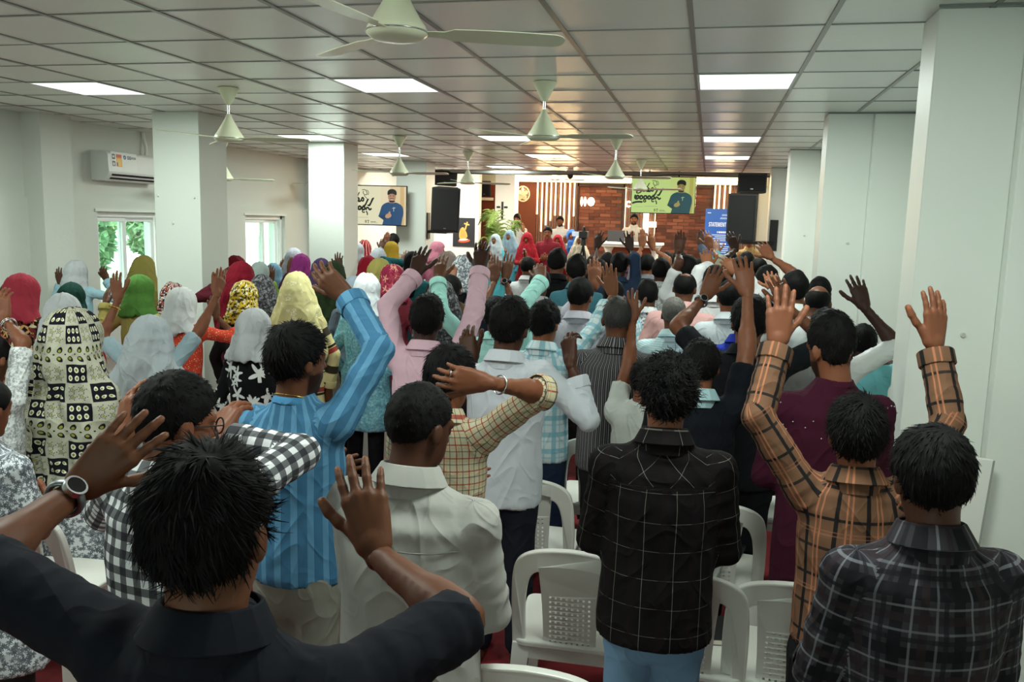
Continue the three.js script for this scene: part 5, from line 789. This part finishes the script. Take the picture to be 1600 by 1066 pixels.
person('man in pale shirt behind the royal blue one', 1142, 436, 5.7, { sk: 3, hair: 'short', top: '#c2c8cc', R: [1208, 452, .1, 1202, 428, 1200, 486, 'open'] });

// ---------------------------------------------------------------- women
const S = (c, long = 0, w = 1, fold = 1) => ({ c, long, w, fold });
person('woman wrapped in black, white and olive block print shawl', 108, 478, 3.85, { f: 1, yaw: -6, bow: 10, scarf: S('paisley', .62, 1.36), top: 'greylace', hem: .4, bot: '#6b1f26', tier: 1, pose: 'down' });
person('woman in plain white scarf behind the block print shawl', 95, 455, 5.0, { f: 1, scarf: S('#c8ccce'), top: '#b9bcbe', bow: 16 });
person('woman in coral scarf and black floral dress', 29, 425, 5.5, { f: 1, scarf: S('#ab3848', 0, 1.1), top: 'floral', L: [4, 470, .2, 2, 432, -20, 520, 'soft'], R: 'pray', yaw: 0 });
person('woman in white flowered top with bangles at the left edge', -22, 520, 3.6, { f: 1, hair: 'bun', top: 'lace', sl: .9, R: [8, 500, .2, -6, 446, 30, 545, 'soft'], extra: [{ k: 'bangle', a: 'R', n: 2 }] });
person('woman in pale blue lace dress cut by the left edge', -30, 590, 2.9, { f: 1, hair: 'bun', top: 'greylace', sl: .9, R: 'front' });
person('woman in grey white scarf and light blue dress by the window', 116, 405, 7.8, { f: 1, scarf: S('#b9bcc0'), top: '#9cc0cc', L: [95, 446, .2, 88, 414, 86, 480, 'open'], R: [168, 440, .2, 155, 410, 182, 476, 'soft'] });
person('woman with green and black head cloth', 111, 440, 6.2, { f: 1, scarf: S('#12362f'), top: '#96202c' });
person('woman in mustard scarf against the first window', 222, 398, 8.5, { f: 1, scarf: S('#938848', .3, 1.1), top: '#7d6f33' });
person('woman in bright green scarf and yellow dress', 216, 428, 6.3, { f: 1, scarf: S('#52803a', 0, 1.12), top: '#b3a660', L: [165, 476, .2, 154, 452, 176, 520, 'open'], yaw: -4 });
person('woman in sheer white veil with a gold bangle', 232, 490, 4.5, { f: 1, scarf: S('#b7bfc4', .5, 1.3), top: '#9fb4bd', sl: .85, sk: 0, L: [184, 470, .2, 176, 410, 196, 560, 'open'], R: [338, 462, .25, 342, 420, 300, 556, 'tight', 60], extra: [{ k: 'bangle', a: 'L', m: std('#c9a44a', .3, { metalness: 1 }) }] });
person('woman in red and black print scarf before the pillar', 268, 440, 7.0, { f: 1, scarf: S('redprint'), top: '#4a2a33' });
person('woman in white scarf with sequins and orange dotted dress', 280, 447, 5.55, { f: 1, scarf: S('#cfd0d0', 0, 1.12), top: 'dots', R: [338, 495, .2, 332, 455, 366, 540, 'soft'], sl: 1.3 });
person('woman in dark crimson scarf, taller of the two', 368, 398, 8.5, { f: 1, scarf: S('#6a0f1b', .2), top: '#2a1216' });
person('woman in long maroon scarf before the second window', 374, 407, 7.1, { f: 1, scarf: S('#740f22', .45, 1.1), top: '#4d1420', L: [348, 440, .2, 344, 415, 340, 470, 'soft'] });
person('woman in yellow and black flowered scarf', 381, 437, 6.1, { f: 1, scarf: S('yellowprint', 0, 1.1), top: '#1a181a' });
person('woman in grey sequined scarf next to the yellow flowered one', 408, 427, 6.6, { f: 1, scarf: S('blackgrey', .3), top: 'blackgrey' });
person('woman in white scarf over a black leaf print dress', 393, 480, 4.85, { f: 1, scarf: S('#c4c6c8', 0, 1.12), top: 'leafwhite', yaw: -6 });
person('woman in pale mint scarf with lime sleeve', 404, 408, 8.3, { f: 1, scarf: S('#a9b9b4'), top: '#a4c25e', R: [424, 440, .2, 424, 412, 430, 468, 'open'] });
person('woman in cream scarf with pale stars', 465, 423, 6.0, { f: 1, scarf: S('stars', .35, 1.1), top: 'creamred', L: [438, 492, .2, 444, 464, 430, 540, 'soft'] });
person('woman in grey white scarf right of the second window', 458, 386, 9.8, { f: 1, scarf: S('#b5b8c2'), top: '#7c8fa2', L: [440, 424, .2, 440, 402, 432, 448, 'open'] });
person('woman in magenta scarf with raised hand', 470, 395, 8.9, { f: 1, scarf: S('#9c3a86'), top: '#5b2a4d', L: [452, 428, .2, 455, 396, 446, 458, 'tight'] });
person('woman in dark green scarf by the second pillar', 520, 406, 7.7, { f: 1, scarf: S('#23301a', .4), top: '#2a3320', R: [530, 424, .2, 528, 388, 536, 462, 'open'], yaw: 0 });
person('woman in white starred scarf and light blue dress', 572, 425, 6.2, { f: 1, scarf: S('whitestar'), top: 'bluelace', w: 1.05, sl: 1.6 });
person('woman in grey blue scarf behind the starred one', 552, 430, 7.0, { f: 1, scarf: S('#8d99a5'), top: '#5f6a75' });
person('woman in wine scarf with rose print', 612, 411, 7.3, { f: 1, scarf: S('maroonprint', 0, 1.25), top: '#6b2530' });
person('woman in olive yellow scarf behind the wine scarf', 592, 402, 7.6, { f: 1, scarf: S('#a39a55'), top: '#77703c' });
person('woman in crimson scarf near the left screen pillar', 574, 398, 8.4, { f: 1, scarf: S('#8f1429'), top: '#3a1a20' });
person('woman in white scarf below the left screen', 557, 378, 12.0, { f: 1, hair: 'underlong', scarf: S('#b9bdc4'), top: 'redprint' });
person('woman in red and white striped scarf below the left screen', 571, 374, 12.4, { f: 1, scarf: S('redstripe'), top: '#6a2028' });
person('woman in pale grey scarf below the left screen', 591, 386, 10.2, { f: 1, scarf: S('#a9aeb4'), top: '#8a8f96', R: [594, 390, .4, 596, 372, 600, 404, 'open'] });
person('woman in golden yellow scarf beside the screen pillar', 611, 376, 11.6, { f: 1, scarf: S('#b08f2c'), top: 'blackgrey', L: [602, 382, .3, 603, 362, 598, 398, 'tight'] });
person('dark haired person beyond the golden scarf', 614, 364, 12.9, { f: 1, hair: 'bun', top: '#8f8a78' });
person('woman in pink scarf seen in profile below the loudspeaker', 682, 376, 12.6, { f: 1, scarf: S('#c27a8c'), top: '#b06a80', turn: -70 });
person('woman in beige scarf beside the poster', 699, 391, 8.2, { f: 1, hair: 'underlong', scarf: S('#9c8880'), top: '#2a2624', R: [706, 425, .15, 702, 400, 716, 448, 'soft'] });
person('woman in white and grey flowered scarf with long black hair', 724, 397, 7.5, { f: 1, hair: 'underlong', scarf: S('greylace', 0, 1.1), top: '#8d8f92' });
person('woman in black dress between the beige scarf and pink sleeve', 706, 428, 6.6, { f: 1, hair: 'long', top: '#4a3a2a', R: [706, 440, .2, 704, 412, 718, 470, 'soft'] });
person('woman in teal dress behind the dark raised palm', 645, 392, 8.8, { f: 1, hair: 'long', top: '#1d5a60', L: [632, 412, .2, 628, 392, 622, 434, 'open'] });
person('woman in black lace scarf behind the pink shirt man', 690, 436, 6.0, { f: 1, scarf: S('blackgrey', .2, 1.1), top: '#1c1b1d' });
person('woman in violet scarf between the pillars', 500, 402, 8.6, { f: 1, scarf: S('#54406a'), top: '#40324d', L: [490, 430, .2, 488, 406, 482, 455, 'open'] });
person('woman in sky blue dress near the left wall', 428, 410, 9.2, { f: 1, scarf: S('#7fa9bf'), top: '#3d8fa6', R: [434, 434, .2, 436, 412, 442, 458, 'open'] });

// ---------------------------------------------------------------- on the stage, facing the room
const ST = { y0: SY, bow: 4, turn: 0 };
person('preacher in cream shirt holding a microphone at the pulpit', 991, 333, 18.0, { ...ST, y0: SY2, tier: 4, yaw: 184, sk: 3, beard: 1, hair: 'short', top: '#c4beb0', R: 'hold', L: 'down', extra: [{ k: 'mic', a: 'R', who: 'preacher at the pulpit' }] });
person('young man in white shirt with one hand raised on stage', 809, 333, 18.4, { ...ST, y0: SY2, tier: 4, yaw: 172, sk: 3, beard: 1, hair: 'quiff', top: '#c4c4c2', L: [818, 362, -.25, 816, 349, 824, 384, 'open'], R: 'down' });
person('man in white shirt and glasses between light strips', 876, 337, 18.3, { ...ST, y0: SY2, tier: 4, yaw: 176, sk: 3, beard: 1, hair: 'short', top: '#c4c4c0', extra: [{ k: 'glasses' }] });
person('man in dark red shirt standing among the singers', 857, 353, 15.4, { ...ST, tier: 4, yaw: 180, sk: 3, hair: 'short', top: '#76212c', sl: .8, R: 'front', L: 'front', w: 1.05 });
person('singer in red veil and red dress holding a microphone', 824, 362, 15.2, { ...ST, f: 1, tier: 4, yaw: 178, sk: 3, bow: 16, scarf: S('#99202c', .35, 1.05), top: '#8f1822', hem: .2, L: 'hold', R: 'front', extra: [{ k: 'mic', a: 'L', who: 'singer in red' }] });
person('singer in pale blue veil with a hand to her face', 796, 359, 15.6, { ...ST, f: 1, tier: 4, yaw: 176, sk: 3, scarf: S('#86a3b0', .5, 1.05), top: '#4f9fb0', hem: .3, R: 'hold' });
person('singer in white veil and turquoise dress', 774, 365, 15.0, { ...ST, f: 1, tier: 4, yaw: 172, sk: 3, scarf: S('#a9b4b8', .45, 1.05), top: '#4fb0bd', hem: .3, R: 'hold', extra: [{ k: 'mic', a: 'R', who: 'singer in the white veil' }] });
person('woman in red scarf behind the dark red shirt', 872, 366, 15.9, { ...ST, f: 1, tier: 4, yaw: 180, sk: 3, scarf: S('#8f1f2a', .3), top: '#8f1f2a' });
person('woman in blue scarf raising a palm beside the video camera', 893, 358, 16.2, { ...ST, f: 1, tier: 4, yaw: 182, sk: 3, scarf: S('#3f6db0', .3), top: '#c9c9c2', R: [884, 380, -.2, 883, 369, 880, 392, 'open'] });
person('woman in cream shawl partly behind the video camera', 906, 366, 15.8, { ...ST, f: 1, tier: 4, yaw: 180, sk: 3, scarf: S('#cfc8b0', .4), top: '#cfc8b0' });
person('man in white cap under the large loudspeaker', 1172, 366, 15.0, { tier: 3, yaw: 180, y0: SY, sk: 3, hair: 'short', top: '#b59a6a' });
// ---------------------------------------------------------------- white stacking chairs
const chairParts = (() => {
  const fr = new THREE.Shape(); fr.moveTo(-.215, 0); fr.quadraticCurveTo(-.225, .3, -.2, .36); fr.quadraticCurveTo(-.17, .43, 0, .435); fr.quadraticCurveTo(.17, .43, .2, .36); fr.quadraticCurveTo(.225, .3, .215, 0); fr.lineTo(.175, 0); fr.quadraticCurveTo(.185, .2, .165, .28); fr.quadraticCurveTo(.15, .34, .118, .345); fr.lineTo(.118, .36); fr.quadraticCurveTo(0, .385, -.118, .36); fr.lineTo(-.118, .345); fr.quadraticCurveTo(-.15, .34, -.165, .28); fr.quadraticCurveTo(-.185, .2, -.175, 0); fr.closePath();
  const bend = (g, k) => { const p = g.attributes.position; for (let i = 0; i < p.count; i++) { const x = p.getX(i), y = p.getY(i); p.setZ(i, p.getZ(i) + k * (.05 - x * x * 1.6) + .1 * (Math.max(0, y) / .44) ** 1.3 + .17); } g.computeVertexNormals(); return g.translate(0, .4, 0); };
  const sp = new THREE.Shape(); sp.moveTo(-.1, .0); sp.lineTo(.1, .0); sp.quadraticCurveTo(.1, .2, .12, .37); sp.lineTo(-.12, .37); sp.quadraticCurveTo(-.1, .2, -.1, 0);
  for (let r = 0; r < 10; r++) for (let c = 0; c < 8; c++) { const h = new THREE.Path(), x = -.0735 + c * .021, y = .05 + r * .0205; h.moveTo(x - .004, y - .004); h.lineTo(x - .004, y + .004); h.lineTo(x + .004, y + .004); h.lineTo(x + .004, y - .004); h.closePath(); sp.holes.push(h); }
  const seat = new THREE.Shape(); seat.moveTo(-.2, -.2); seat.quadraticCurveTo(0, -.225, .2, -.2); seat.quadraticCurveTo(.225, -.19, .22, -.15); seat.lineTo(.205, .18); seat.quadraticCurveTo(.2, .205, .17, .21); seat.lineTo(-.17, .21); seat.quadraticCurveTo(-.2, .205, -.205, .18); seat.lineTo(-.22, -.15); seat.quadraticCurveTo(-.225, -.19, -.2, -.2);
  const leg = (x, z, dx, dz) => { const s = new THREE.Shape(); s.moveTo(-.03, -.022); s.lineTo(.03, -.022); s.lineTo(.03, .01); s.lineTo(0, .022); s.lineTo(-.03, .01); s.closePath(); const g = new THREE.ExtrudeGeometry(s, { depth: .43, bevelEnabled: true, bevelSize: .004, bevelThickness: .001, bevelSegments: 1 }).rotateX(-Math.PI / 2), p = g.attributes.position; for (let i = 0; i < p.count; i++) { const u = 1 - p.getY(i) / .43, k = 1 - u * .3; p.setXYZ(i, p.getX(i) * k + x + dx * u, Math.max(0, p.getY(i)), p.getZ(i) * k + z + dz * u); } g.computeVertexNormals(); return g; };
  const apron = new THREE.ExtrudeGeometry(seat, { depth: .05, bevelEnabled: false }).rotateX(Math.PI / 2).scale(.985, 1, .985).translate(0, .425, 0);
  return { frame: bend(new THREE.ExtrudeGeometry(fr, { depth: .022, bevelEnabled: true, bevelSize: .006, bevelThickness: .006, bevelSegments: 2, curveSegments: 10 }), .25), splat: bend(new THREE.ExtrudeGeometry(sp, { depth: .01, bevelEnabled: false, curveSegments: 6 }), .35), seat: merge([new THREE.ExtrudeGeometry(seat, { depth: .012, bevelEnabled: true, bevelSize: .008, bevelThickness: .006, bevelSegments: 2, curveSegments: 8 }).rotateX(Math.PI / 2).translate(0, .44, 0), apron]), legs: [leg(-.185, -.17, -.03, -.04), leg(.185, -.17, .03, -.04), leg(-.185, .18, -.03, .06), leg(.185, .18, .03, .06)] };
})();
function chair(label, x, z, turn = 0) {
  const t = thing('plastic_chair', label, 'chair', [x, 0, z], turn, 'white plastic chairs in rows'); t.scale.y = 1.04; // sitter faces -z
  mesh('seat', chairParts.seat, M.chair, t); mesh('back_frame', chairParts.frame, M.chair, t); mesh('back_splat', chairParts.splat, M.chair, t); for (const l of chairParts.legs) mesh('leg', l, M.chair, t);
}
const back = (px, py) => { const p = onY(px, py, .87); return [p.x, p.z - .27]; };
chair('white chair with perforated back between the check shirt and windowpane shirt', ...back(888, 858), .03);
chair('white chair at the bottom edge, only its top rail showing', ...back(815, 1038), .05);
chair('white chair holding a black book beside the windowpane shirt', ...back(1076, 893), -.02);
chair('white chair beside the brown plaid man', ...back(1246, 910), -.03);
chair('white chair behind the book chair, next row', ...back(1120, 784), 0);
chair('white chair in the row beyond, beside maroon kurta', ...back(1250, 706), .05);
chair('white chair near the white shirt man with clenched hand', ...back(820, 746), .04);
chair('white chair at the left edge beside the block print shawl', ...back(2, 794), .1);
chair('white chair behind the gingham shirt', ...back(305, 657), .05);
chair('white chair beyond the blue striped jersey', ...back(530, 577), .03);
chair('grey white chair at the left edge in the next row', ...back(45, 690), .08);
chair('white chair beyond the pale blue plaid shirt', ...back(932, 684), .02);
chair('white chair beside the orange dotted dress', ...back(338, 612), .06);
chair('white chair behind the green scarf', ...back(160, 545), .08);
{ const p = onY(1105, 992, .455), t = thing('book', 'black covered book lying on a white chair', 'book', [p.x + .02, .465, p.z], .2); mesh('cover', boxG(-.07, .07, 0, .025, -.1, .1, .004), M.black, t); mesh('pages', boxG(-.066, .068, .004, .021, -.096, .101), std('#d8d2c0', .8), t); }
{ const p = onY(1148, 868, .455), t = thing('phone_pouch', 'small black pouch on the chair behind', 'pouch', [p.x, .465, p.z], -.3); mesh('pouch_body', boxG(-.04, .04, 0, .03, -.07, .07, .012), M.black, t); mesh('flap', boxG(-.041, .041, .02, .033, -.02, .071, .006), std('#1c1c1e', .6), t); }
renderer.render(scene, camera);
